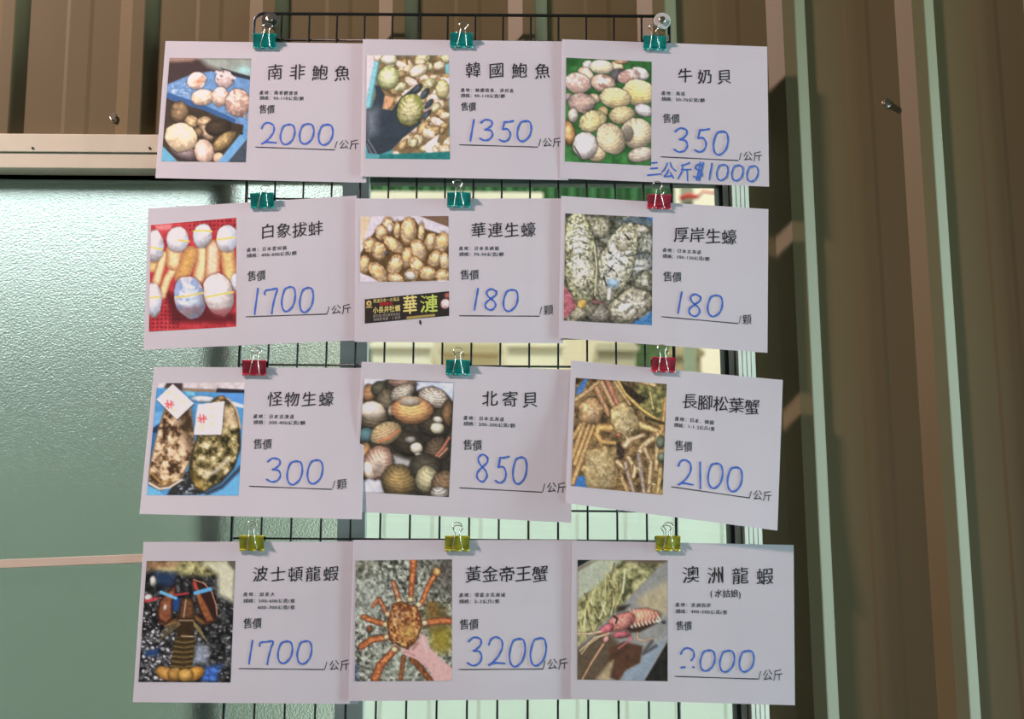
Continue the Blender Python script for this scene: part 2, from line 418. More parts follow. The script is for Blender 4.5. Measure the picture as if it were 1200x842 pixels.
class Pic:
    def __init__(s, quad, base, W=110, H=136):
        u = (np.arange(W)/(W-1))[None, :]; v = (np.arange(H)/(H-1))[:, None]
        q = [np.array(p, float) for p in quad]
        s.X = (q[0][0]*(1-u)+q[1][0]*u)*(1-v)+(q[3][0]*(1-u)+q[2][0]*u)*v
        s.Y = (q[0][1]*(1-u)+q[1][1]*u)*(1-v)+(q[3][1]*(1-u)+q[2][1]*u)*v
        s.W, s.H = W, H
        s.img = np.zeros((H, W, 3))+np.array(base, float); s.seed = 1
    def put(s, a, col):
        a = np.clip(a, 0, 1)[..., None]; s.img = s.img*(1-a)+np.asarray(col, float)*a; return s
    def polym(s, pts, soft=3):
        n = len(pts); inside = np.zeros(s.X.shape, bool); d = np.full(s.X.shape, 1e9)
        for i in range(n):
            x1, y1 = pts[i]; x2, y2 = pts[(i+1) % n]
            c_ = ((y1 > s.Y) != (y2 > s.Y)) & (s.X < (x2-x1)*(s.Y-y1)/((y2-y1) or 1e-9)+x1); inside ^= c_
            d = np.minimum(d, s.seg(x1, y1, x2, y2))
        return np.clip(.5+np.where(inside, d, -d)/(2*soft), 0, 1)
    def seg(s, x1, y1, x2, y2):
        L2 = (x2-x1)**2+(y2-y1)**2 or 1e-9
        t = np.clip(((s.X-x1)*(x2-x1)+(s.Y-y1)*(y2-y1))/L2, 0, 1)
        return np.hypot(s.X-x1-t*(x2-x1), s.Y-y1-t*(y2-y1))
    def poly(s, pts, col, soft=3, nz=0, sc=30, al=1):
        col = np.asarray(col, float)
        if nz: col = s.tex(col, nz, sc)
        return s.put(s.polym(pts, soft)*al, col)
    def tex(s, col, nz, sc):
        s.seed += 7; k = 1+nz*(fbm(s.X, s.Y, sc, s.seed)-.5)*2
        return np.asarray(col, float)*k[..., None]
    def line(s, pts, w_, col, soft=3, w2=None, nz=0, al=1):
        n = len(pts)-1; best = np.full(s.X.shape, -1e9)
        for i in range(n):
            x1, y1 = pts[i]; x2, y2 = pts[i+1]; L2 = (x2-x1)**2+(y2-y1)**2 or 1e-9
            t = np.clip(((s.X-x1)*(x2-x1)+(s.Y-y1)*(y2-y1))/L2, 0, 1)
            d = np.hypot(s.X-x1-t*(x2-x1), s.Y-y1-t*(y2-y1)); ww = w_ if w2 is None else w_+(w2-w_)*((i+t)/n)
            best = np.maximum(best, ww/2-d)
        c_ = s.tex(col, nz, 14) if nz else col
        return s.put(np.clip(.5+best/(2*soft), 0, 1)*al, c_)
    def tubeline(s, pts, w_, col, edge, w2=None, nz=.25):
        s.line(pts, w_, edge, w2=w2, nz=nz); k = .62
        return s.line(pts, w_*k, col, soft=w_*.14+1, w2=None if w2 is None else w2*k, nz=nz)
    def noise(s, cols, sc, al=1, mask=None, stretch=1, octs=3, lo=.25, hi=.75):
        s.seed += 11; t = np.clip((fbm(s.X, s.Y*stretch, sc, s.seed, octs)-lo)/(hi-lo), 0, 1)*(len(cols)-1)
        cs = np.array(cols, float); i = np.clip(t.astype(int), 0, len(cols)-2); f = (t-i)[..., None]
        c_ = cs[i]*(1-f)+cs[i+1]*f
        a = np.full(s.X.shape, al, float) if mask is None else mask*al
        return s.put(a, c_)
    def shell(s, cx, cy, rx, ry, rot, c1, c2, rings=0, ra=.12, nz=.15, sc=22, outline=(40, 36, 28), hy=-.8, band=None, patch=None, wob=.06):
        a = math.radians(rot); dx_ = s.X-cx; dy_ = s.Y-cy
        u = (dx_*math.cos(a)+dy_*math.sin(a))/rx; v = (-dx_*math.sin(a)+dy_*math.cos(a))/ry
        s.seed += 5
        th = np.arctan2(v, u)
        r = np.hypot(u, v)*(1+wob*2*(fbm(np.cos(th)*3+9, np.sin(th)*3+9, 1, s.seed, 2)-.5))
        so_ = 4.0/min(rx, ry)
        s.put(np.clip(.5+(1.06-r)/(2*so_*1.8), 0, 1)*.6, outline)
        m = np.clip(.5+(1-r)/(2*so_), 0, 1)
        t = np.clip(r, 0, 1)**2
        light = np.clip(1.06-.34*np.clip((u*.3+v*.75)*1.0, -1, 1)-.18*t, .5, 1.35)
        col = (np.array(c1, float)*(1-t[..., None])+np.array(c2, float)*t[..., None])*light[..., None]
        if rings:
            dd = np.hypot((u-.25*math.sin(s.seed))*.8, v-hy); col = col*(1+ra*(.35+.5*fbm(s.X, s.Y, 30, s.seed+1))*np.sin(dd*rings*PI+fbm(s.X, s.Y, 34, s.seed)*6))[..., None]
        if band: col = np.where((np.abs(v-band[0]) < band[1])[..., None], np.array(band[2], float), col)
        if nz: col = col*(1+nz*2*(fbm(s.X, s.Y, sc, s.seed+3)-.5))[..., None]
        col = col*(1+.22*(fbm(s.X, s.Y, max(12, min(rx, ry)*.9), s.seed+21)-.5))[..., None]
        if patch:
            pm = sstep(.52, .6, fbm(s.X, s.Y, patch[1], s.seed+9)); col = col*(1-pm[..., None]*patch[2])+np.array(patch[0], float)*pm[..., None]*patch[2]
        return s.put(m, col)

def pic_abalone_crate():
    p = Pic([(88, 38), (700, 40), (655, 812), (25, 808)], (58, 44, 42))
    p.poly([(60, 30), (340, 30), (250, 62), (60, 70)], (150, 118, 100), 14)
    p.poly([(300, 30), (720, 30), (720, 210), (560, 160), (380, 100)], (140, 150, 138), 25, .1, 80)
    p.put(np.exp(-((p.X-650)/60)**2-((p.Y-130)/35)**2), (150, 205, 205))
    p.poly([(470, 110), (720, 180), (720, 222), (560, 190)], (38, 44, 52), 6)
    p.poly([(70, 235), (250, 160), (400, 135), (720, 205), (720, 545), (560, 520), (90, 345), (60, 320)], (92, 138, 186), 6, .14, 30)
    p.noise([(92, 138, 186), (92, 138, 186), (210, 225, 240)], 22, .7, p.polym([(90, 240), (230, 215), (250, 330), (110, 320)], 12), 2)
    p.line([(75, 318), (340, 410), (560, 505)], 44, (44, 88, 142), 4)
    p.shell(292, 205, 72, 62, -20, (214, 150, 108), (222, 200, 190), 3, patch=((235, 220, 210), 30, .6))
    p.shell(500, 195, 70, 66, 0, (196, 168, 160), (196, 180, 176), 3, patch=((90, 74, 70), 40, .7)); p.line([(440, 140), (575, 185)], 20, (215, 195, 190), 5)
    p.shell(335, 330, 86, 60, -8, (232, 206, 168), (205, 176, 150), 3, nz=.2)
    p.shell(465, 325, 62, 72, 10, (230, 202, 176), (205, 172, 152), 3, nz=.2)
    p.shell(600, 370, 92, 104, 0, (226, 188, 164), (196, 158, 140), 6, patch=((120, 90, 78), 26, .5))
    p.noise([(90, 70, 60), (200, 170, 150)], 14, .8, p.polym([(500, 420), (680, 460), (675, 480), (560, 460)], 6))
    p.poly([(80, 350), (340, 425), (560, 520), (660, 545), (600, 640), (450, 812), (25, 812)], (58, 48, 34), 6, .25, 50)
    p.shell(160, 440, 66, 78, 10, (146, 120, 84), (96, 78, 50), 4, nz=.25)
    p.shell(250, 512, 52, 46, 30, (186, 160, 116), (130, 108, 70), 3, nz=.3)
    p.shell(345, 510, 58, 38, -10, (196, 168, 128), (130, 108, 70), 2, nz=.3)
    p.shell(360, 590, 70, 40, 50, (206, 180, 142), (140, 112, 80), 2, nz=.3)
    p.shell(450, 555, 100, 62, -10, (62, 50, 34), (40, 34, 24), 3)
    p.shell(495, 655, 105, 48, -38, (176, 150, 98), (116, 96, 52), 4, nz=.3)
    p.shell(300, 590, 38, 34, 0, (150, 122, 84), (96, 80, 54), 0)
    p.shell(190, 730, 120, 62, 24, (160, 140, 138), (70, 58, 62), 9, .4)
    p.shell(172, 628, 122, 106, 14, (236, 214, 170), (206, 184, 140), 0, nz=.22, sc=30)
    p.shell(345, 735, 72, 92, -8, (226, 194, 172), (186, 156, 132), 0, nz=.2)
    p.shell(450, 780, 40, 40, 0, (216, 184, 150), (180, 150, 110))
    p.line([(655, 605), (470, 830)], 62, (96, 158, 206), 5); p.line([(660, 520), (655, 620)], 40, (84, 140, 190), 5)
    p.poly([(690, 620), (655, 815), (520, 815)], (58, 72, 84), 8, .2, 30)
    p.poly([(30, 690), (150, 812), (20, 812)], (88, 164, 196), 6)
    p.shell(625, 597, 10, 9, 0, (20, 24, 34), (20, 24, 34))
    return p
def pic_korean():
    rnd = random.Random(5)
    p = Pic([(52, 30), (660, 30), (672, 808), (42, 800)], (70, 150, 160))
    p.poly([(40, 20), (140, 20), (60, 420), (30, 420)], (214, 196, 200), 6)
    p.line([(130, 30), (85, 250), (50, 430)], 34, (120, 190, 200), 5); p.line([(640, 30), (655, 240), (660, 400)], 40, (110, 180, 188), 5)
    p.poly([(150, 30), (620, 30), (668, 420), (665, 740), (280, 790), (70, 500), (120, 240)], (120, 100, 66), 12, .3, 40)
    cs = [((226, 208, 172), (186, 160, 118)), ((206, 204, 160), (150, 150, 96)), ((232, 214, 190), (200, 168, 138)), ((190, 160, 112), (130, 108, 66))]
    for k in range(95):
        x = rnd.uniform(130, 665); y = 30+k*8.0+rnd.uniform(-20, 20)
        if x < 175 and y > 240: continue
        c1, c2 = rnd.choice(cs); p.shell(x, y, rnd.uniform(34, 66), rnd.uniform(24, 42), rnd.uniform(-60, 60), c1, c2, rnd.choice([0, 3, 4]), nz=.3, sc=16, outline=(100, 82, 54), wob=.2)
    p.shell(215, 60, 62, 40, 0, (226, 222, 190), (170, 170, 130), 3); p.shell(210, 200, 80, 90, 20, (205, 214, 160), (140, 150, 90), 5)
    p.shell(435, 145, 70, 44, -25, (236, 226, 196), (190, 176, 130), 3); p.shell(612, 285, 50, 70, 0, (214, 196, 150), (150, 156, 90), 4)
    p.poly([(170, 430), (185, 330), (255, 350), (230, 410), (190, 435)], (206, 150, 106), 5, .2, 20)
    p.poly([(590, 620), (505, 680), (470, 720), (520, 740), (570, 690)], (235, 222, 205), 4)
    p.poly([(150, 770), (670, 750), (680, 812), (140, 812)], (24, 116, 112), 6, .2, 20)
    p.poly([(110, 250), (150, 265), (185, 330), (165, 430), (240, 440), (300, 350), (420, 250), (465, 262), (440, 310), (400, 330), (470, 420), (455, 540), (330, 640), (230, 740), (150, 770), (60, 760), (35, 650), (40, 430), (85, 420), (120, 330)], (44, 58, 68), 5, .12, 60)
    p.poly([(30, 440), (130, 430), (120, 600), (60, 640)], (150, 160, 170), 40, al=.55)
    p.line([(60, 660), (120, 760)], 10, (110, 118, 124), 6); p.line([(50, 690), (90, 770)], 8, (110, 118, 124), 6)
    p.shell(425, 280, 46, 22, -38, (66, 80, 88), (40, 50, 58)); p.shell(480, 318, 48, 22, -55, (70, 86, 96), (40, 50, 58))
    p.shell(512, 395, 46, 20, -48, (66, 80, 90), (38, 48, 56)); p.shell(495, 475, 44, 18, -50, (78, 92, 102), (40, 50, 58))
    p.shell(372, 440, 96, 122, 12, (196, 190, 140), (120, 124, 62), 7, .16, .3, 14, (40, 50, 46)); p.poly([(400, 325), (450, 340), (475, 430), (450, 420)], (128, 140, 60), 10)
    return p
def pic_milkclam():
    p = Pic([(57, 35), (682, 63), (680, 825), (43, 800)], (46, 106, 44)); p.noise([(34, 84, 36), (60, 130, 60)], 60)
    W1, W2 = (226, 208, 178), (170, 148, 124)
    for a in [(215, 90, 40, 35, 0, (214, 214, 200), (170, 165, 150)), (425, 100, 50, 40, 20, (226, 208, 168), (180, 150, 110)), (460, 60, 50, 20, 0, (190, 150, 110), (150, 110, 80)), (200, 160, 65, 48, 40, (230, 210, 176), W2),
              (595, 150, 70, 46, 20, (222, 216, 206), (190, 180, 170)), (430, 165, 60, 50, -30, (90, 90, 92), (70, 70, 66))]:
        p.shell(*a[:5], a[5], a[6], 3, nz=.1)
    p.shell(315, 102, 86, 52, 3, (236, 212, 160), (206, 196, 176), 6, .08)
    p.shell(140, 222, 96, 76, 12, (224, 200, 184), (190, 168, 156), 5, .08, patch=((170, 130, 116), 40, .6))
    p.shell(325, 222, 90, 66, 12, (226, 200, 176), (170, 140, 122), 4, .08, patch=((132, 92, 78), 34, .7))
    p.shell(515, 172, 82, 52, -12, (226, 200, 186), (190, 170, 160), 4, .08, patch=((160, 112, 98), 36, .7))
    p.shell(585, 290, 118, 98, 10, (238, 206, 120), (198, 184, 146), 9, .12)
    p.shell(625, 420, 70, 46, 15, (214, 208, 206), (150, 140, 140), 4)
    p.shell(260, 335, 50, 36, 10, (200, 184, 150), (150, 130, 104)); p.shell(70, 325, 34, 30, 0, (160, 150, 140), (120, 110, 96))
    p.shell(165, 370, 98, 76, 0, (190, 160, 144), (126, 108, 102), 4, .1, patch=((222, 190, 160), 50, .5))
    p.shell(415, 330, 112, 76, 8, (232, 204, 134), (176, 164, 130), 8, .13)
    p.shell(465, 455, 96, 66, -6, (208, 190, 140), (160, 144, 104), 6, .1, outline=(44, 50, 34))
    p.shell(105, 462, 38, 52, 0, (200, 192, 180), (150, 140, 124)); p.shell(72, 590, 48, 90, -10, (222, 178, 112), (120, 78, 48), 3)
    p.shell(320, 440, 40, 50, 20, (190, 170, 120), (140, 120, 80))
    p.shell(250, 505, 104, 78, -22, (220, 200, 136), (160, 150, 110), 0, nz=.35, sc=16)
    p.shell(575, 590, 122, 112, 5, (226, 204, 156), (158, 146, 124), 10, .12); p.shell(510, 590, 40, 60, 0, (120, 110, 96), (130, 120, 104), nz=.1, outline=(130, 118, 100))
    p.shell(605, 745, 96, 56, -12, (206, 190, 168), (150, 136, 120), 5); p.shell(275, 735, 70, 66, 0, (214, 192, 150), (170, 146, 110), 5)
    p.shell(195, 680, 92, 98, 0, (232, 226, 222), (176, 166, 158), 3, .05)
    p.shell(385, 630, 98, 122, -38, (226, 202, 156), (176, 160, 130), 10, .12)
    p.line([(112, 690), (160, 770)], 10, (60, 56, 50), 4)
    return p
def pic_geoduck():
    p = Pic([(52, 78), (648, 35), (648, 788), (40, 822)], (186, 44, 52)); p.noise([(150, 24, 34), (204, 60, 66)], 40, .7)
    g = ((np.sin((p.X+p.Y)/9) * np.sin((p.X-p.Y)/9)) > .25)
    p.put(g*(.65)*((p.Y < 130) & (p.X > 300) | (p.Y > 590) & (p.X < 250)), (90, 14, 22))
    p.poly([(80, 80), (200, 70), (190, 110), (90, 115)], (220, 120, 120), 10)
    p.poly([(150, 540), (640, 700), (640, 760), (200, 760)], (70, 14, 20), 20, al=.8)
    def body(pts, w_, c=(232, 202, 146)): p.tubeline(pts, w_*1.28, c, (170, 116, 70), nz=.12)
    body([(60, 370), (95, 300)], 60, (214, 176, 110)); body([(140, 290), (90, 480)], 50); body([(215, 380), (165, 460), (130, 570)], 46)
    body([(215, 260), (215, 340)], 92); body([(330, 280), (270, 440)], 84, (206, 156, 78)); body([(415, 240), (415, 330), (385, 450)], 70)
    body([(485, 240), (480, 430)], 84, (226, 196, 160)); body([(585, 260), (605, 460)], 78, (218, 182, 110))
    B = [(80, 225, 62, 110, 0), (238, 180, 78, 88, 0), (412, 158, 66, 84, 5), (585, 180, 76, 94, 0), (70, 600, 58, 120, 0), (640, 480, 30, 60, 0)]
    for cx, cy, rx, ry, ro in B: p.shell(cx, cy, rx, ry, ro, (214, 216, 222), (180, 178, 178), 3, .05, .1, 50, outline=(110, 60, 40), patch=((170, 190, 214), 70, .5))
    p.shell(325, 585, 108, 150, -14, (176, 196, 222), (170, 166, 172), 5, .1, .15, 40, outline=(80, 20, 24), patch=((96, 130, 180), 60, .6))
    p.shell(525, 565, 104, 148, -14, (214, 210, 206), (190, 180, 172), 5, .06, .1, 40, outline=(80, 20, 24))
    p.poly([(230, 650), (430, 640), (400, 715), (280, 705)], (110, 80, 84), 18, al=.6); p.poly([(450, 670), (630, 660), (560, 725), (500, 710)], (150, 50, 60), 16, al=.6)
    for a in [[(225, 582), (310, 575), (418, 552)], [(440, 585), (530, 565), (630, 548)], [(350, 125), (420, 120), (475, 128)], [(512, 185), (640, 172)], [(48, 232), (130, 248)], [(50, 585), (112, 580)], [(245, 185), (318, 195)]]:
        p.line(a, 11, (232, 196, 64), 3)
    return p
def pic_oyster_box():
    rnd = random.Random(11)
    p = Pic([(45, 32), (682, 30), (684, 500), (42, 500)], (206, 198, 200), 110, 84)
    p.poly([(40, 30), (130, 30), (60, 240), (40, 150)], (206, 184, 150), 5); p.poly([(120, 30), (470, 30), (684, 110), (684, 180), (480, 110), (250, 50), (60, 250)], (196, 190, 200), 6)
    p.poly([(460, 25), (690, 25), (690, 112)], (112, 86, 66), 4)
    region = [(230, 40), (300, 70), (430, 45), (480, 110), (600, 150), (690, 180), (690, 505), (250, 520), (60, 440), (42, 300), (100, 200)]
    p.poly(region, (88, 66, 36), 6, .3, 30)
    pos = [(245, 95, 46, 56, -20), (195, 150, 48, 50, 0), (120, 235, 60, 46, -40), (310, 130, 26, 60, 20), (392, 140, 64, 92, 0), (485, 150, 26, 66, 0), (552, 215, 46, 60, 10), (630, 225, 58, 74, 10),
           (288, 235, 46, 84, -32), (180, 280, 56, 60, -10), (465, 275, 62, 76, -20), (380, 330, 44, 70, 0), (75, 375, 46, 60, 0), (295, 385, 56, 76, 10), (180, 435, 58, 88, -42), (580, 340, 50, 60, 30), (655, 355, 46, 60, 10),
           (460, 390, 50, 70, -20), (530, 440, 66, 46, 10), (300, 480, 66, 36, 20), (410, 455, 56, 46, 20), (640, 460, 60, 46, 0)]
    for a in pos:
        c1 = rnd.choice([(222, 186, 116), (212, 170, 96), (200, 170, 124), (228, 198, 140)])
        p.shell(a[0], a[1], a[2]*.92, a[3]*1.12, a[4]+rnd.uniform(-25, 25), (214, 194, 156), (170, 128, 74), 4, .16, .28, 14, outline=(60, 42, 24), wob=.10, patch=((120, 92, 62), 14, .45)); p.shell(a[0]+rnd.uniform(-6, 6), a[1]-a[3]*.1, a[2]*.52, a[3]*.6, a[4], c1, (226, 204, 166), 0, nz=.2, sc=12, outline=(160, 124, 80), wob=.12)
    p.shell(258, 115, 18, 30, -10, (226, 216, 210), (190, 170, 150)); p.shell(405, 455, 42, 34, 20, (206, 200, 190), (140, 124, 100), 4); p.shell(235, 290, 10, 16, 0, (90, 90, 110), (60, 60, 70))
    p.put(1-p.polym([(40, 25), (690, 25), (690, 490), (440, 498), (215, 518), (60, 446), (40, 440)], 3), (200, 194, 206))
    return p
def pic_akkeshi():
    p = Pic([(42, 32), (650, 58), (648, 805), (32, 775)], (60, 60, 50)); p.noise([(30, 34, 28), (90, 90, 70), (190, 184, 160)], 34)
    p.poly([(520, 50), (660, 50), (655, 120), (400, 90)], (70, 90, 100), 8, .3, 20); p.poly([(600, 50), (655, 55), (655, 100)], (36, 100, 170), 6); p.poly([(655, 700), (655, 815), (480, 800), (600, 740)], (36, 104, 168), 8)
    p.poly([(30, 530), (130, 640), (100, 720), (30, 760)], (176, 84, 96), 8, .1, 40); p.poly([(240, 610), (320, 610), (320, 660), (230, 660)], (190, 92, 104), 6)
    def oyster(cx, cy, rx, ry, rot, c1=(232, 226, 204), c2=(160, 158, 112), d=.75):
        p.shell(cx, cy, rx, ry, rot, c1, c2, 12, .2, .35, 26, outline=(24, 28, 20), wob=.09, patch=((44, 48, 34), 13, d*.8))
        p.put(p.polym([(cx-rx*.5, cy-ry*.6), (cx+rx*.4, cy-ry*.5), (cx+rx*.5, cy+ry*.4), (cx-rx*.3, cy+ry*.5)], rx*.35)*.8*sstep(.48, .58, fbm(p.X, p.Y, 46, int(cx))), (236, 232, 216))
    oyster(560, 170, 100, 60, 20, (216, 206, 180), (110, 100, 76)); oyster(600, 250, 60, 90, 20, (180, 180, 160), (70, 74, 62)); oyster(560, 390, 110, 70, -30, (196, 200, 196), (90, 98, 96)); oyster(590, 510, 80, 80, 0, (130, 130, 104), (74, 76, 56))
    oyster(280, 130, 90, 80, 0, (180, 170, 130), (80, 84, 60), .8)
    p.shell(500, 670, 170, 105, -24, (226, 218, 196), (150, 140, 110), 5, .14, .35, 22, wob=.2, patch=((60, 58, 44), 34, .6)); p.shell(280, 730, 80, 60, 0, (140, 136, 120), (80, 76, 62), 6, .2, .3)
    p.shell(170, 710, 100, 44, -25, (200, 190, 160), (110, 104, 80), 6, .2, .3)
    oyster(395, 385, 118, 290, 20, (232, 228, 208), (172, 170, 128), .8)
    p.shell(455, 215, 56, 86, 22, (226, 216, 190), (206, 196, 160), 0, nz=.2, outline=(120, 116, 80), patch=((70, 66, 44), 16, .6))
    oyster(150, 350, 112, 345, -5, (232, 228, 196), (176, 176, 118), .8)
    for k in range(5): p.line([(75, 150+k*46), (140, 128+k*46), (215, 158+k*46)], 9, (54, 58, 38), 5, al=.6)
    p.shell(160, 660, 34, 30, -30, (226, 176, 70), (190, 150, 80)); p.shell(375, 515, 44, 30, 5, (160, 196, 226), (140, 176, 210), nz=.1, outline=(150, 160, 150))
    p.line([(340, 400), (385, 430)], 9, (30, 34, 26)); p.line([(372, 395), (345, 440)], 9, (30, 34, 26)); p.line([(310, 470), (330, 530)], 10, (36, 40, 30)); p.line([(350, 560), (345, 620)], 22, (235, 232, 225))
    p.line([(460, 180), (490, 215)], 12, (40, 40, 26)); p.line([(345, 300), (362, 312)], 12, (30, 32, 26))
    p.noise([(30, 30, 26), (120, 120, 104), (255, 252, 240)], 15, .16, octs=2)
    p.line([(245, 250), (262, 400), (250, 600)], 8, (214, 206, 170)); p.line([(470, 410), (600, 390)], 5, (40, 48, 60)); p.line([(490, 330), (620, 290)], 5, (40, 48, 60))
    return p
def pic_monster():
    p = Pic([(113, 28), (723, 20), (680, 808), (40, 805)], (62, 140, 196))
    p.poly([(100, 15), (730, 15), (730, 80), (290, 62), (100, 60)], (196, 186, 186), 6, .12, 30); p.poly([(180, 20), (290, 25), (290, 80), (160, 60)], (60, 50, 46), 8); p.poly([(290, 62), (540, 70), (540, 90), (290, 84)], (140, 112, 84), 4)
    p.poly([(530, 62), (730, 72), (730, 96), (520, 92)], (30, 34, 44), 4); p.poly([(520, 95), (730, 100), (720, 170), (640, 160), (560, 130)], (72, 140, 214), 5); p.poly([(620, 150), (720, 178), (720, 200), (640, 185)], (200, 216, 226), 5)
    p.poly([(310, 80), (370, 90), (380, 120), (320, 105)], (100, 180, 196), 6); p.shell(435, 138, 88, 22, 3, (196, 206, 210), (150, 166, 176))
    p.poly([(95, 230), (170, 230), (130, 330), (80, 370)], (88, 160, 220), 6); p.poly([(80, 340), (140, 300), (110, 380), (80, 380)], (24, 44, 74), 8)
    p.poly([(60, 380), (110, 370), (90, 520), (60, 600)], (40, 96, 150), 6)
    p.poly([(250, 680), (400, 600), (420, 760), (470, 800), (180, 808)], (34, 38, 36), 8, .5, 20); p.noise([(34, 38, 36), (34, 38, 36), (170, 190, 210)], 20, .8, p.polym([(260, 680), (350, 640), (400, 800), (260, 800)], 8))
    p.poly([(40, 740), (130, 780), (170, 808), (35, 808)], (88, 170, 224), 5); p.poly([(700, 600), (720, 640), (690, 808), (400, 808), (560, 740)], (84, 164, 222), 6)
    p.poly([(430, 790), (560, 730), (700, 590), (700, 630), (570, 760), (460, 808)], (40, 60, 80), 10)
    p.poly([(50, 700), (60, 590), (90, 470), (125, 330), (165, 190), (345, 190), (365, 330), (375, 470), (330, 600), (270, 720), (140, 775), (60, 740)], (120, 92, 58), 6)
    oy = p.polym([(60, 700), (70, 590), (100, 450), (130, 330), (170, 230), (345, 200), (360, 330), (370, 470), (320, 600), (265, 700), (150, 740), (70, 715)], 6)
    p.noise([(58, 40, 24), (120, 92, 60), (196, 166, 122), (222, 196, 160)], 42, 1, oy, octs=4, lo=.3, hi=.68)
    p.poly([(250, 180), (350, 180), (365, 320), (372, 480), (330, 520), (290, 380), (250, 300)], (60, 44, 26), 30, al=.6)
    p.line([(60, 722), (130, 762), (200, 752), (280, 700)], 12, (216, 202, 180), 4); p.line([(70, 650), (140, 720), (210, 700)], 14, (170, 130, 60), 8); p.line([(90, 610), (180, 690), (270, 660)], 9, (206, 186, 140), 6)
    p.poly([(540, 120), (600, 140), (660, 210), (692, 330), (695, 480), (650, 620), (560, 720), (440, 785), (370, 750), (330, 640), (345, 540), (385, 420), (420, 250), (500, 140)], (44, 40, 22), 6)
    oy = p.polym([(540, 128), (600, 150), (652, 215), (682, 330), (684, 480), (640, 610), (550, 710), (440, 772), (380, 740), (342, 640), (356, 540), (395, 420), (430, 250), (500, 160)], 6)
    p.noise([(38, 36, 18), (96, 86, 44), (166, 152, 96), (214, 204, 166)], 46, 1, oy, octs=4, lo=.33, hi=.75)
    p.poly([(570, 180), (640, 200), (680, 320), (640, 330), (580, 330)], (206, 180, 140), 26, .2, 20, .8); p.poly([(350, 640), (420, 700), (450, 770), (380, 750)], (150, 120, 40), 20, al=.7)
    p.line([(560, 118), (620, 145), (668, 220), (692, 340)], 10, (206, 150, 96), 4); p.shell(560, 132, 28, 18, 0, (150, 112, 60), (96, 66, 34))
    p.line([(440, 670), (520, 640), (600, 560)], 22, (200, 190, 160), 14)
    for q in ([(222, 32), (368, 168), (250, 280), (108, 140)], [(395, 175), (582, 152), (560, 384), (368, 386)]):
        p.poly([(x+4, y+8) for x, y in q], (30, 24, 20), 5, al=.6); p.poly(q, (222, 212, 210), 2)
    Y_ = (226, 206, 150)
    for x, y in ((205, 90), (250, 125), (290, 160), (235, 215), (190, 100), (495, 200), (490, 260), (495, 310), (420, 345), (425, 320)):
        p.line([(x-12, y-8), (x+10, y+8)], 9, Y_, 5); p.line([(x-8, y+10), (x+12, y-10)], 8, Y_, 5)
    for cx, cy in ((198, 176), (425, 275)):
        p.line([(cx-28, cy-6), (cx+30, cy+2)], 11, (224, 84, 84), 3); p.line([(cx-14, cy-28), (cx-6, cy+26)], 10, (224, 84, 84), 3); p.line([(cx+10, cy-26), (cx+12, cy+24)], 10, (224, 84, 84), 3); p.line([(cx-24, cy+16), (cx+26, cy-16)], 9, (224, 84, 84), 3)
    return p
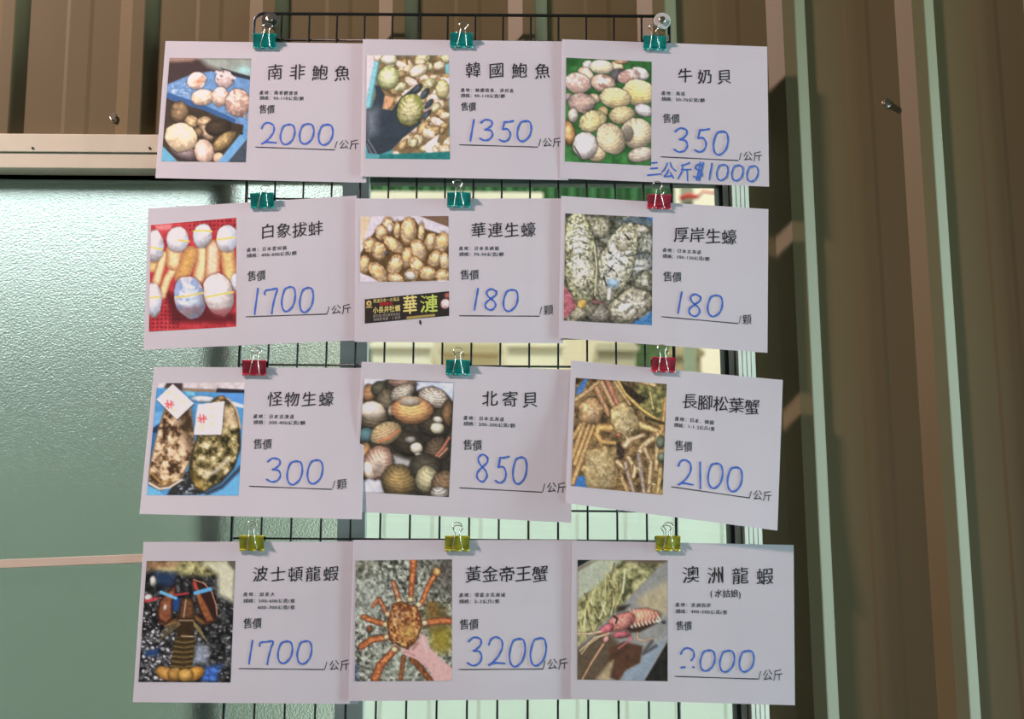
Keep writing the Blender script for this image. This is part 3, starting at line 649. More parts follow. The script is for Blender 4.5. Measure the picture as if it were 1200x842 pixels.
def pic_surfclam():
    p = Pic([(85, 20), (712, 45), (650, 820), (33, 788)], (52, 50, 40)); p.noise([(38, 38, 30), (70, 66, 54)], 40)
    p.poly([(70, 15), (260, 20), (180, 50), (70, 90)], (200, 204, 216), 8); p.poly([(440, 40), (715, 45), (700, 170), (640, 110), (560, 70), (450, 100)], (190, 200, 226), 10, .1, 40)
    p.poly([(30, 700), (200, 690), (215, 800), (30, 800)], (196, 198, 210), 12, .1, 50); p.poly([(280, 540), (410, 580), (400, 630), (300, 610)], (170, 168, 166), 14)
    S = p.shell
    S(350, 50, 100, 36, 5, (150, 120, 104), (90, 74, 60), 4); S(115, 120, 50, 60, 0, (170, 124, 84), (90, 66, 46), 4); S(190, 90, 60, 50, -20, (86, 84, 64), (50, 50, 38), 3); S(240, 170, 70, 80, 0, (110, 100, 78), (60, 56, 42), 4)
    S(350, 115, 90, 52, -25, (186, 176, 156), (110, 102, 86), 7, .22, .3, 16); S(565, 150, 105, 66, 15, (206, 194, 176), (130, 118, 100), 8, .26, .35, 14); S(655, 270, 40, 110, 5, (120, 90, 60), (60, 48, 34), 4)
    S(145, 280, 100, 92, 10, (120, 108, 84), (66, 60, 46), 9, .25); S(140, 235, 84, 56, 5, (222, 208, 186), (200, 184, 160), nz=.06, outline=(140, 126, 100))
    S(100, 405, 60, 48, 0, (80, 120, 126), (56, 84, 84)); S(90, 580, 64, 124, 0, (196, 144, 84), (110, 84, 56), 4)
    S(560, 350, 110, 70, 20, (70, 62, 48), (40, 38, 30), 5); S(585, 355, 46, 38, 0, (212, 206, 176), (170, 160, 130), nz=.08); S(590, 298, 34, 22, 10, (206, 200, 180), (150, 140, 120))
    S(275, 235, 24, 40, 20, (200, 180, 160), (150, 130, 110)); S(415, 235, 142, 92, 2, (226, 176, 106), (140, 92, 60), 9, .16, outline=(44, 36, 28)); S(400, 175, 76, 34, 0, (170, 164, 150), (160, 130, 96), 0, nz=.15, outline=(170, 138, 100))
    S(385, 460, 120, 84, 10, (60, 54, 42), (40, 38, 30), 5); S(440, 490, 42, 36, 0, (222, 214, 190), (180, 170, 140), nz=.05); S(400, 435, 40, 24, 0, (150, 146, 136), (90, 88, 78)); S(455, 535, 26, 12, 0, (200, 196, 180), (150, 146, 130))
    S(235, 390, 110, 72, -22, (196, 166, 120), (140, 124, 84), 8, .18); p.line([(180, 450), (260, 420), (320, 370)], 14, (206, 112, 72), 8)
    S(590, 500, 96, 84, -25, (96, 80, 60), (54, 46, 36), 8, .2); p.line([(570, 545), (620, 490), (665, 420)], 12, (206, 110, 90), 5); p.line([(590, 550), (650, 490)], 8, (226, 150, 120), 4)
    S(180, 590, 98, 118, 18, (206, 180, 156), (110, 78, 62), 9, .2); S(120, 640, 40, 60, -20, (226, 212, 190), (200, 176, 150), nz=.06, outline=(170, 146, 120)); S(180, 620, 34, 60, 20, (150, 136, 124), (200, 176, 150), 3, outline=(200, 176, 150))
    S(320, 715, 118, 112, 10, (150, 124, 72), (76, 66, 42), 10, .18)
    S(500, 620, 110, 90, 0, (74, 68, 54), (46, 44, 36), 4); S(505, 700, 76, 90, 10, (196, 186, 140), (110, 104, 76), 6, .14); S(615, 740, 80, 100, 20, (120, 96, 68), (80, 66, 48), 7, .2); S(590, 790, 60, 40, 0, (170, 166, 156), (120, 112, 100), 4, .3)
    return p
def pic_snowcrab():
    rnd = random.Random(3)
    p = Pic([(65, 22), (682, 63), (655, 815), (35, 750)], (70, 56, 34)); p.noise([(46, 36, 24), (110, 86, 50), (160, 130, 80)], 40)
    p.poly([(130, 25), (150, 28), (110, 120), (70, 150), (75, 90)], (44, 110, 190), 5); p.poly([(60, 690), (130, 680), (170, 770), (50, 755)], (40, 110, 190), 5); p.poly([(590, 90), (640, 95), (630, 150), (600, 140)], (36, 90, 160), 6)
    p.noise([(60, 64, 34), (120, 116, 60), (170, 160, 90)], 30, 1, p.polym([(470, 60), (682, 70), (670, 330), (560, 320), (480, 180)], 12)); p.poly([(360, 45), (540, 160), (500, 200), (420, 150)], (34, 28, 20), 6)
    T = lambda pts, w_, w2=None, c=(206, 166, 108), e=(120, 82, 46): p.tubeline(pts, w_, c, e, w2)
    T([(350, 40), (400, 130), (520, 240), (640, 320)], 22, 26, (214, 184, 92)); T([(520, 50), (600, 70)], 30, c=(220, 190, 130)); T([(675, 160), (650, 380)], 26, c=(200, 150, 80)); T([(540, 290), (660, 330)], 20, c=(60, 50, 30), e=(40, 34, 20))
    T([(60, 170), (150, 110), (225, 45)], 36, 28, (206, 170, 120)); T([(205, 90), (290, 270)], 40, 34, (190, 140, 100)); T([(240, 50), (330, 230)], 34, 30, (206, 160, 120)); T([(280, 45), (350, 200)], 36, 30, (196, 120, 96)); T([(330, 50), (430, 200)], 24, c=(190, 160, 110))
    T([(480, 330), (560, 360), (640, 390)], 60, 30, (222, 190, 120)); T([(590, 230), (570, 120)], 18, c=(190, 186, 120))
    p.shell(165, 250, 84, 88, 0, (206, 172, 118), (150, 112, 70), 0, nz=.5, sc=26, wob=.14); p.shell(185, 265, 40, 36, 0, (160, 128, 96), (200, 166, 120), nz=.4, sc=12, outline=(130, 96, 60))
    p.shell(395, 315, 92, 122, -16, (204, 182, 130), (158, 130, 82), 0, nz=.5, sc=26, wob=.14); p.shell(355, 410, 16, 14, 0, (200, 96, 70), (190, 120, 80))
    for a, b in (((120, 330), (45, 560)), ((155, 345), (60, 600)), ((185, 350), (45, 730)), ((100, 340), (50, 420))): T([a, b], 30, 40, (204, 164, 100))
    T([(300, 360), (225, 355), (205, 400), (240, 450), (330, 462)], 62, 26, (222, 176, 98)); p.poly([(345, 460), (400, 470), (395, 560), (360, 580), (345, 520)], (44, 34, 30), 8)
    p.shell(225, 640, 108, 150, 0, (196, 172, 116), (146, 120, 72), 0, nz=.5, sc=30, wob=.14, outline=(110, 88, 54)); p.noise([(120, 100, 60), (216, 196, 146)], 16, .5, p.polym([(130, 520), (330, 520), (330, 760), (150, 760)], 14))
    T([(400, 480), (430, 440), (520, 410)], 50, 30, (214, 190, 150)); T([(590, 430), (520, 480), (500, 520)], 44, c=(206, 180, 136)); T([(420, 560), (470, 640), (455, 690)], 34, c=(216, 190, 144)); T([(350, 590), (400, 640)], 40, 20, (220, 196, 140))
    for a, b, c_ in (((400, 600), (460, 800), (160, 146, 136)), ((490, 540), (530, 800), (156, 144, 136)), ((530, 500), (580, 600), (196, 172, 130)), ((575, 590), (560, 790), (200, 176, 130)), ((620, 400), (610, 640), (206, 176, 120)), ((370, 680), (420, 800), (190, 160, 110)), ((640, 640), (620, 800), (190, 170, 100))): T([a, b], 34, 30, c_)
    p.noise([(60, 44, 26), (150, 120, 80), (240, 214, 160)], 12, .12, octs=2)
    for k in range(40):
        x, y = rnd.uniform(330, 660), rnd.uniform(330, 800); a = rnd.uniform(0, 3); l = rnd.uniform(10, 30); p.line([(x, y), (x+l*math.cos(a), y+l*math.sin(a))], 6, rnd.choice([(226, 206, 160), (70, 54, 34), (180, 150, 100)]), 3)
    p.shell(640, 460, 30, 40, 0, (110, 120, 96), (80, 84, 60)); p.shell(645, 560, 26, 30, 0, (116, 130, 110), (80, 84, 60))
    return p
def rocks(p, cols, rnd, n, x0, x1, y0, y1, ra, rb, out=(16, 18, 18)):
    for k in range(n): p.shell(rnd.uniform(x0, x1), rnd.uniform(y0, y1), rnd.uniform(ra, rb), rnd.uniform(ra, rb)*.7, rnd.uniform(-40, 40), *rnd.choice(cols), 2, .2, .3, 12, out, wob=.15)
def pic_lobster():
    rnd = random.Random(8)
    p = Pic([(85, 30), (655, 28), (618, 812), (25, 808)], (30, 32, 32)); p.noise([(12, 14, 16), (50, 52, 52), (120, 122, 122)], 26, octs=4, lo=.35, hi=.8)
    rocks(p, [((206, 206, 208), (120, 122, 126)), ((150, 152, 154), (70, 72, 76))], rnd, 90, 40, 260, 480, 800, 7, 22)
    rocks(p, [((96, 98, 96), (40, 42, 42)), ((150, 150, 146), (60, 60, 60)), ((60, 60, 56), (24, 26, 26))], rnd, 110, 380, 640, 300, 800, 8, 24)
    rocks(p, [((110, 112, 108), (30, 34, 34)), ((190, 190, 186), (90, 92, 90))], rnd, 45, 60, 200, 260, 500, 5, 14)
    p.noise([(70, 66, 40), (150, 146, 90), (196, 190, 130)], 40, 1, p.polym([(80, 25), (600, 25), (560, 120), (400, 130), (280, 110), (100, 90)], 20)); p.poly([(80, 30), (300, 35), (260, 70), (90, 90)], (150, 100, 70), 20, .3, 16, .7)
    p.poly([(440, 40), (600, 30), (655, 90), (645, 300), (540, 240), (540, 110)], (196, 196, 164), 20, .06, 50); p.poly([(600, 25), (660, 25), (655, 90)], (90, 84, 66), 5)
    p.poly([(130, 100), (270, 110), (250, 190), (150, 180)], (28, 52, 84), 22); p.shell(125, 160, 22, 36, 0, (190, 190, 180), (110, 110, 100)); p.shell(95, 268, 28, 26, 0, (214, 206, 204), (130, 120, 120)); p.line([(75, 290), (150, 270)], 16, (196, 44, 56), 5)
    p.poly([(245, 255), (300, 270), (285, 355), (250, 350)], (24, 60, 120), 8); p.poly([(70, 610), (160, 590), (150, 640), (70, 640)], (30, 60, 110), 12)
    p.poly([(430, 720), (560, 700), (520, 810), (430, 800)], (50, 96, 180), 18, .5, 16); p.poly([(410, 560), (480, 600), (470, 690), (370, 680)], (140, 150, 166), 20, .3, 20)
    T = lambda pts, w_, w2, c, e=(50, 26, 18): p.tubeline(pts, w_, c, e, w2)
    T([(175, 420), (225, 435), (300, 400)], 40, 36, (120, 86, 44)); T([(500, 415), (440, 425), (380, 380)], 40, 36, (110, 76, 40))
    p.poly([(270, 180), (275, 235), (245, 300), (250, 400), (210, 440), (160, 420), (145, 370), (160, 290), (215, 220)], (50, 24, 18), 5)
    p.poly([(262, 200), (262, 235), (236, 300), (240, 390), (205, 425), (168, 405), (158, 360), (172, 295), (222, 230)], (132, 74, 44), 7, .4, 20); p.shell(200, 330, 14, 26, 10, (206, 190, 180), (150, 100, 70), nz=.1, outline=(120, 70, 44))
    p.poly([(370, 150), (430, 155), (490, 205), (528, 290), (538, 380), (510, 430), (460, 430), (420, 360), (400, 250)], (46, 24, 18), 5)
    p.poly([(385, 165), (405, 185), (432, 250), (470, 320), (510, 410), (470, 420), (435, 350), (405, 260)], (140, 80, 40), 7, .35, 22); p.line([(385, 150), (450, 170), (500, 225), (528, 310), (535, 380)], 6, (206, 140, 110), 3)
    p.poly([(380, 160), (400, 165), (412, 215), (390, 205)], (196, 60, 54), 5)
    p.line([(175, 230), (270, 268)], 20, (90, 168, 224), 3); p.line([(395, 236), (490, 210)], 24, (80, 160, 226), 3); p.line([(262, 250), (350, 236)], 12, (180, 50, 54), 3)
    p.poly([(300, 280), (340, 255), (385, 285), (392, 400), (385, 520), (278, 520), (272, 420)], (52, 36, 18), 5, .3, 20); p.poly([(312, 290), (345, 270), (375, 300), (378, 390), (300, 390)], (104, 64, 34), 12, .4, 14)
    p.line([(335, 280), (320, 390)], 6, (190, 170, 150), 3); p.line([(290, 412), (380, 412)], 7, (170, 140, 110), 4)
    p.poly([(268, 515), (390, 515), (385, 640), (362, 740), (225, 740), (240, 640)], (70, 54, 24), 5, .25, 14)
    for k, y in enumerate(range(545, 740, 32)): p.line([(262-k*5, y), (320, y+12), (384-k*3, y)], 5, (134, 112, 64), 4); p.line([(262-k*5, y-12), (384-k*3, y-12)], 7, (40, 30, 14), 5)
    p.line([(305, 512), (380, 516)], 6, (200, 176, 140), 4)
    p.shell(200, 755, 66, 42, 25, (190, 140, 62), (140, 96, 40), 5, .1); p.shell(390, 755, 66, 42, -25, (214, 150, 54), (150, 100, 40), 5, .1); p.shell(262, 760, 46, 44, 10, (176, 130, 58), (140, 100, 40), 5, .1); p.shell(330, 765, 50, 42, -5, (196, 150, 70), (150, 110, 40), 5, .1)
    for k in range(4): p.line([(285+k*4, 420+k*6), (195-k*12, 450+k*30)], 5, (140, 120, 70), 4); p.line([(385, 420+k*8), (430+k*12, 470+k*24)], 5, (150, 130, 76), 4)
    return p
def pic_kingcrab():
    rnd = random.Random(4)
    p = Pic([(40, 35), (662, 28), (662, 812), (33, 818)], (110, 120, 104))
    p.noise([(44, 46, 40), (100, 104, 90), (160, 166, 148), (206, 208, 196)], 18, octs=4, lo=.25, hi=.8)
    p.put(sstep(420, 640, p.X)*sstep(330, 160, p.Y)*.6, (64, 54, 46)); p.put(sstep(260, 60, p.X)*sstep(200, 40, p.Y)*.4, (90, 84, 60))
    p.put(.55*np.exp(-((p.X-130)/130)**2-((p.Y-260)/120)**2), (176, 186, 170)); p.put(.5*np.exp(-((p.X-330)/130)**2-((p.Y-690)/110)**2), (170, 186, 160))
    p.put(.8*sstep(80, 30, p.X)*sstep(660, 740, p.Y), (60, 80, 110))
    p.put(.85*np.exp(-((p.X-590)/75)**4-((p.Y-540)/100)**4), (150, 130, 30)); p.put(.8*np.exp(-((p.X-560)/90)**4-((p.Y-400)/90)**4), (96, 80, 36)); p.poly([(500, 300), (560, 300), (580, 400), (520, 400)], (120, 90, 40), 12, .4, 14)
    def leg(pts, w_, w2, c=(196, 112, 60)):
        p.tubeline(pts, w_, c, (104, 54, 30), w2, .5)
    leg([(415, 35), (405, 150), (396, 285)], 50, 34); leg([(560, 110), (505, 210), (462, 320)], 40, 34); p.shell(565, 110, 26, 30, 0, (214, 170, 100), (150, 96, 50), nz=.4)
    leg([(660, 428), (580, 425), (490, 440)], 44, 46); leg([(285, 180), (318, 290)], 36, 40, (176, 120, 84)); leg([(190, 285), (245, 385)], 34, 34, (170, 110, 74)); leg([(90, 400), (150, 425), (235, 450)], 36, 40)
    leg([(80, 590), (140, 550), (235, 532)], 48, 40); leg([(165, 800), (200, 710), (295, 610)], 58, 50); leg([(330, 800), (350, 660)], 30, 34, (140, 90, 50)); leg([(520, 808), (450, 720), (400, 670)], 40, 40, (130, 78, 42)); leg([(150, 330), (180, 290)], 24, 20)
    for x, y in ((395, 290), (448, 322), (486, 440), (320, 300), (246, 385), (232, 452), (240, 532), (290, 612)): p.shell(x, y, 20, 18, 0, (214, 200, 150), (160, 130, 84), nz=.2, outline=(110, 80, 50))
    p.shell(130, 480, 22, 24, 0, (130, 80, 44), (80, 54, 34), nz=.4)
    p.poly([(275, 315), (330, 298), (380, 318), (430, 325), (465, 400), (470, 470), (430, 560), (375, 610), (320, 590), (255, 545), (242, 450), (262, 370)], (90, 44, 22), 5)
    m = p.polym([(282, 322), (330, 306), (380, 326), (425, 335), (455, 400), (460, 468), (424, 550), (372, 598), (322, 580), (264, 540), (252, 450), (270, 374)], 6)
    p.noise([(80, 38, 20), (150, 84, 44), (180, 116, 60), (216, 180, 110)], 18, 1, m, octs=3); p.put(.6*m*np.exp(-((p.X-385)/50)**2-((p.Y-500)/60)**2), (206, 176, 80)); p.put(.5*m*np.exp(-((p.X-310)/30)**2-((p.Y-400)/40)**2), (220, 180, 140))
    for k in range(60):
        x, y = rnd.uniform(265, 450), rnd.uniform(320, 580); p.shell(x, y, 5, 5, 0, *rnd.choice([((90, 40, 20), (80, 36, 18)), ((220, 180, 120), (190, 140, 80))]), nz=0, outline=(120, 70, 36))
    p.poly([(335, 600), (380, 615), (440, 560), (462, 505), (490, 520), (520, 600), (600, 680), (665, 730), (665, 815), (545, 815), (510, 740), (440, 680), (380, 655), (335, 625)], (206, 158, 152), 6, .06, 60)
    p.line([(470, 530), (500, 620)], 10, (226, 186, 180), 10); p.line([(360, 628), (420, 650)], 7, (170, 116, 110), 6); p.line([(440, 570), (410, 610)], 10, (160, 100, 90), 8)
    return p
def pic_rocklobster():
    p = Pic([(38, 28), (620, 35), (622, 818), (33, 805)], (100, 84, 64))
    p.poly([(30, 20), (340, 20), (180, 210), (30, 300)], (170, 176, 150), 20, .06, 60); p.poly([(30, 25), (130, 25), (40, 76), (30, 80)], (24, 28, 26), 5); p.poly([(120, 40), (170, 28), (30, 110), (30, 84)], (120, 110, 90), 8)
    m = p.polym([(180, 190), (320, 40), (500, 60), (580, 60), (400, 260), (200, 460), (60, 600), (30, 600), (30, 300)], 14)
    p.noise([(70, 70, 44), (140, 136, 84), (190, 184, 130)], 34, 1, m)
    rnd = random.Random(2)
    for k in range(46):
        x = rnd.uniform(50, 340); y = 520-x+rnd.uniform(-120, 130); a = rnd.uniform(-2.3, -.6); l = rnd.uniform(50, 130)
        if y < 60 or y > 560: continue
        p.line([(x, y), (x+l*math.cos(a)*.6, y+l*math.sin(a))], rnd.uniform(6, 11), rnd.choice([(196, 184, 116), (216, 206, 150), (150, 150, 90), (110, 96, 56)]), 3)
    p.line([(345, 90), (330, 240)], 12, (206, 206, 160), 4)
    p.poly([(30, 600), (300, 350), (580, 60), (625, 40), (625, 570), (470, 815), (30, 815)], (140, 138, 132), 10, .1, 70)
    p.poly([(430, 280), (625, 160), (625, 380), (560, 400), (430, 330)], (176, 160, 124), 26, .12, 40); p.poly([(30, 610), (200, 480), (300, 560), (240, 760), (160, 815), (30, 815)], (92, 76, 56), 14, .15, 40)
    p.poly([(240, 600), (340, 560), (460, 590), (440, 700), (360, 740), (300, 815), (240, 790)], (84, 54, 36), 8, .2, 30); p.poly([(160, 800), (240, 700), (270, 680), (240, 815)], (176, 154, 112), 12, .15, 30)
    p.poly([(340, 760), (450, 700), (480, 600), (590, 560), (625, 520), (470, 815), (330, 815)], (134, 148, 160), 8, .08, 40); p.poly([(625, 555), (625, 820), (470, 820)], (34, 32, 26), 5, .4, 20); p.line([(520, 560), (460, 640), (545, 590)], 20, (74, 70, 66), 10)
    p.poly([(290, 330), (380, 320), (340, 360), (290, 370)], (54, 44, 36), 10); p.shell(595, 436, 12, 10, 0, (50, 50, 60), (50, 50, 60))
    p.tubeline([(425, 490), (425, 545), (470, 556), (520, 540)], 16, (206, 172, 130), (130, 96, 70), 12); p.tubeline([(360, 520), (390, 540), (300, 605)], 22, (206, 116, 116), (130, 60, 64), 8)
    p.poly([(330, 470), (440, 460), (560, 420), (560, 440), (440, 500), (380, 500)], (60, 40, 30), 8)
    p.shell(450, 400, 118, 54, -4, (222, 146, 112), (180, 100, 84), 0, nz=.3, sc=14)
    for k in range(8): x = 375+k*24; p.line([(x, 350+k*3), (x+14, 395), (x+4, 455-k*4)], 5, (236, 190, 160), 4); p.line([(x+8, 448-k*4), (x+16, 470-k*5)], 9, (236, 196, 170), 3)
    p.shell(320, 432, 92, 52, -22, (216, 140, 120), (176, 92, 84), 0, nz=.35, sc=12); p.shell(225, 478, 52, 28, -28, (206, 104, 110), (160, 70, 76), nz=.3); p.shell(320, 515, 60, 22, -6, (190, 96, 104), (140, 66, 70), nz=.3)
    p.line([(560, 400), (572, 425), (545, 432)], 9, (236, 226, 190), 3); p.line([(270, 395), (295, 410), (285, 440)], 12, (40, 26, 26), 4)
    p.tubeline([(190, 494), (110, 508), (36, 506)], 16, (222, 190, 150), (150, 110, 80), 12); p.tubeline([(240, 505), (180, 525), (110, 575), (60, 640)], 14, (222, 188, 140), (150, 110, 80), 6); p.line([(230, 515), (150, 530), (50, 620)], 7, (226, 196, 150), 3); p.tubeline([(215, 560), (130, 690), (65, 806)], 16, (214, 166, 124), (150, 100, 70), 7); p.shell(220, 545, 16, 26, 30, (216, 150, 140), (170, 100, 96))
    return p

# ------------------------------------------------------------------ glyphs
GL = {}
_fc = bpy.data.curves.new('glyph_source', 'FONT'); _fo = bpy.data.objects.new('glyph_source', _fc); C.objects.link(_fo)
_fc.resolution_u = 3
def glyph(ch, off=0.0):
    k = (ch, off)
    if k not in GL:
        _fc.body = ch; _fc.offset = off
        dg = bpy.context.evaluated_depsgraph_get(); dg.update()
        me = _fo.evaluated_get(dg).to_mesh()
        vs = np.array([v.co[:2] for v in me.vertices]).reshape(-1, 2); fs = [tuple(p.vertices) for p in me.polygons]
        _fo.evaluated_get(dg).to_mesh_clear(); GL[k] = (vs, fs)
    return GL[k]
adv = lambda ch: (.56 if ord(ch) < 0x2000 else 1.0)*(.75 if ch in '/-.' else 1)

def smooth_path(pts, n=6, closed=False):
    P = [np.array(p, float) for p in pts]; out = []; k = len(P)
    for i in range(k if closed else k-1):
        p0 = P[(i-1) % k] if (closed or i > 0) else P[i]; p1 = P[i]; p2 = P[(i+1) % k]; p3 = P[(i+2) % k] if (closed or i+2 < k) else P[(i+1) % k]
        for j in range(n):
            t = j/n; out.append(.5*((2*p1)+(-p0+p2)*t+(2*p0-5*p1+4*p2-p3)*t*t+(-p0+3*p1-3*p2+p3)*t**3))
    out.append(P[0] if closed else P[-1]); return out
DIG = {
    '0': [[(.62, .03), (.25, .12), (.04, .55), (.12, .9), (.42, 1), (.8, .78), (.95, .4), (.85, .08), (.55, .02)]],
    '1': [[(.72, 0), (.45, .5), (.2, 1)]], 'I': [[(.45, 0), (.47, .5), (.5, 1)]],
    '2': [[(.06, .27), (.2, .08), (.5, 0), (.8, .12), (.84, .36), (.66, .62), (.36, .84), (.06, .98)], [(.06, .98), (.4, .9), (.98, .92)]],
    '?': [[(.04, .3), (.2, .08), (.5, 0), (.82, .14), (.86, .4), (.7, .58)], [(.06, .93), (.3, .9)], [(.80, .89), (.86, .90)]],
    '3': [[(.1, .15), (.4, 0), (.78, .05), (.82, .24), (.6, .4), (.38, .48)], [(.38, .48), (.72, .5), (.86, .7), (.7, .92), (.35, 1), (.04, .9)]],
    '5': [[(.42, .06), (.3, .42)], [(.3, .42), (.62, .4), (.8, .62), (.7, .88), (.4, 1), (.1, .92)], [(.42, .06), (.7, .05), (1, 0)]],
    '7': [[(.1, .22), (.16, .08), (.55, .04), (.95, .02), (.82, .3), (.66, .7), (.58, 1)]],
    '8': [[(.82, .12), (.5, 0), (.2, .14), (.3, .36), (.66, .58), (.76, .8), (.5, 1), (.16, .9), (.12, .7), (.4, .5), (.76, .3), (.82, .12)]],
    '$': [[(.8, .15), (.4, .1), (.2, .35), (.6, .5), (.75, .75), (.35, .92), (.05, .85)], [(.62, -.05), (.3, 1.08)], [(.85, -.02), (.5, 1.1)]],
    '三': [[(.3, .12), (.75, .08)], [(.25, .48), (.8, .42)], [(.0, .9), (1.1, .78)]],
    '公': [[(.35, .1), (.2, .4), (-.05, .65)], [(.6, .05), (.75, .35), (1.05, .55)], [(.48, .5), (.3, .75), (.15, .95), (.75, .85)], [(.62, .68), (.85, 1)]],
    '斤': [[(.95, -.05), (.55, .1), (.3, .15)], [(.38, .12), (.3, .55), (.0, 1.0)], [(.3, .42), (1.05, .38)], [(.75, .4), (.78, 1.1)]],
}

# ------------------------------------------------------------------ price cards
class Card:
    def __init__(s, root, q, col, out):
        s.q = [np.array(p, float) for p in q]; s.col = col; s.out = out; s.root = root
        s.y0 = -.0004-.0013*col
    def px(s, u, v):
        a, b, c_, d = s.q; return (a*(1-u)+b*u)*(1-v)+(d*(1-u)+c_*u)*v
    def depth(s, u, v):
        o_, curl = s.out
        return s.y0-o_*max(0, v)**1.6-curl*math.sin(PI*min(max(u, 0), 1))*v-.0006*max(0, v)
    def surf(s, u, v, off=0):
        p = s.px(u, v); return at(p[0], p[1], s.depth(u, v)-off)
    def inv(s, x, y):
        u = v = .5
        for _ in range(8):
            p = s.px(u, v); e = 1e-4; r = np.array([x, y])-p
            J = np.stack([(s.px(u+e, v)-p)/e, (s.px(u, v+e)-p)/e], 1); d = np.linalg.solve(J, r); u += d[0]; v += d[1]
        return u, v
    def onpix(s, x, y, off): u, v = s.inv(x, y); return s.surf(u, v, off)
    def slope(s, x, y):
        u, v = s.inv(x, y); e = .02; a = s.px(u, v); b = s.px(u+e, v); c_ = s.px(u, v+e)
        return (b[1]-a[1])/(b[0]-a[0]), (c_[0]-a[0])/(c_[1]-a[1])

def card_sheet(c):
    nu, nv = 24, 18; vs = []; fs = []; th = .0003
    for k, o_ in ((0, 0), (1, -th)):
        for j in range(nv+1):
            for i in range(nu+1): vs.append(c.surf(i/nu, j/nv, o_))
    n = (nu+1)*(nv+1); idx = lambda i, j, k=0: k*n+j*(nu+1)+i
    for j in range(nv):
        for i in range(nu):
            fs.append((idx(i, j), idx(i, j+1), idx(i+1, j+1), idx(i+1, j))); fs.append((idx(i, j, 1), idx(i+1, j, 1), idx(i+1, j+1, 1), idx(i, j+1, 1)))
    for i in range(nu): fs.append((idx(i, 0), idx(i+1, 0), idx(i+1, 0, 1), idx(i, 0, 1))); fs.append((idx(i, nv), idx(i, nv, 1), idx(i+1, nv, 1), idx(i+1, nv)))
    for j in range(nv): fs.append((idx(0, j), idx(0, j, 1), idx(0, j+1, 1), idx(0, j+1))); fs.append((idx(nu, j), idx(nu, j+1), idx(nu, j+1, 1), idx(nu, j, 1)))
    return pydata('paper_sheet', vs, fs, M['paper'], c.root)

def photo(c, q, p, name='photo_print'):
    W, H = p.W, p.H; q = [np.array(a, float) for a in q]; vs = []; fs = []
    uvs = [c.inv(*a) for a in q]
    for j in range(H):
        v = j/(H-1)
        for i in range(W):
            u = i/(W-1)
            uu = (uvs[0][0]*(1-u)+uvs[1][0]*u)*(1-v)+(uvs[3][0]*(1-u)+uvs[2][0]*u)*v
            vv = (uvs[0][1]*(1-u)+uvs[1][1]*u)*(1-v)+(uvs[3][1]*(1-u)+uvs[2][1]*u)*v
            vs.append(c.surf(uu, vv, .00012))
    for j in range(H-1):
        for i in range(W-1):
            a = j*W+i; fs.append((a, a+W, a+W+1, a+1))
    o = pydata(name, vs, fs, M['print'], c.root, True)
    g_ = p.img.mean(2, keepdims=True); img = (g_+(p.img-g_)*.86)*(1+.16*(fbm(p.X, p.Y, 16, 99, 2)-.5))[..., None]*.97
    img = np.clip(img, 0, 255)/255; L = np.where(img <= .04045, img/12.92, ((img+.055)/1.055)**2.4)
    L = np.clip(L*1.55, 0, .85)
    ca = o.data.color_attributes.new('Col', 'FLOAT_COLOR', 'POINT')
    buf = np.ones((H*W, 4)); buf[:, :3] = L.reshape(-1, 3); ca.data.foreach_set('color', buf.ravel())
    return o

def printed(c, name, items, m=None, off=.0002, parent=None):
    """items: (text, x0, x1, y0, y1, bold) with the ink box in photo pixels; follows the tilt of the card"""
    vs = []; fs = []; items = [(it, dk) for it in items for dk in ((-1, 1) if it[5] > 0 else (0,))]
    for (text, x0, x1, y0, y1, bold), dk in items:
        xc, yc = (x0+x1)/2, (y0+y1)/2; sx, sy = c.slope(xc, yc)
        tot = sum(adv(ch) for ch in text); hgt = y1-y0
        cjk_only = all(adv(ch) == 1 for ch in text)
        n = len(text); gw = min(hgt*1.04, (x1-x0)/n*1.02)
        pitch = (x1-x0-gw)/(n-1) if n > 1 else 0
        cur = 0
        for i, ch in enumerate(text):
            g, f = glyph(ch, -.008 if bold > 0 else 0)
            if cjk_only: ox = x0+pitch*i; wsc = gw
            else: wsc = (x1-x0)/tot; ox = x0+cur*wsc; cur += adv(ch)
            rr = random.Random(ord(ch)+i); ty = rr.uniform(-.02, .02)
            b = len(vs)
            for gx, gy in g:
                gy2 = gy+.12*(gx-.5)*(1 if adv(ch) == 1 else .3)+ty       # brush-style rise to the right
                wx = .012*math.sin(gy*9+i*2); 
                X = ox+(gx+wx+dk*bold)*wsc; Y = yc+(.38-gy2+dk*bold*.45)*hgt*(1.06)
                vs.append(c.onpix(X+sy*(Y-yc), Y+sx*(X-xc), off+dk*.00001))
            fs += [tuple(b+q for q in ff) for ff in f]
    return pydata(name, vs, fs, m or M['black_ink'], c.root if parent is None else parent)

def strokes(c, name, paths, wid, m, off=.00022):
    vs = []; fs = []
    for k, pts in enumerate(paths):
        n = len(pts); b = len(vs); o_ = off+.00002*k
        for i, p in enumerate(pts):
            a = pts[max(0, i-1)]; d = pts[min(n-1, i+1)]; t = np.array(d)-np.array(a); t = t/(np.hypot(*t)+1e-9); nn = np.array((-t[1], t[0]))
            w_ = wid*(.5+.07*math.sin(i*.9+k))
            for sg in (-1, 1): q = np.array(p)+nn*w_*sg; vs.append(c.onpix(q[0], q[1], o_))
        for i in range(n-1): fs.append((b+2*i, b+2*i+1, b+2*i+3, b+2*i+2))
        for p in (pts[0], pts[-1]):
            b = len(vs); vs += [c.onpix(p[0]+wid*.5*math.cos(a), p[1]+wid*.5*math.sin(a), o_+.00001) for a in [PI*2*j/10 for j in range(10)]]; fs.append(tuple(range(b, b+10)))
    return pydata(name, vs, fs, m, c.root)

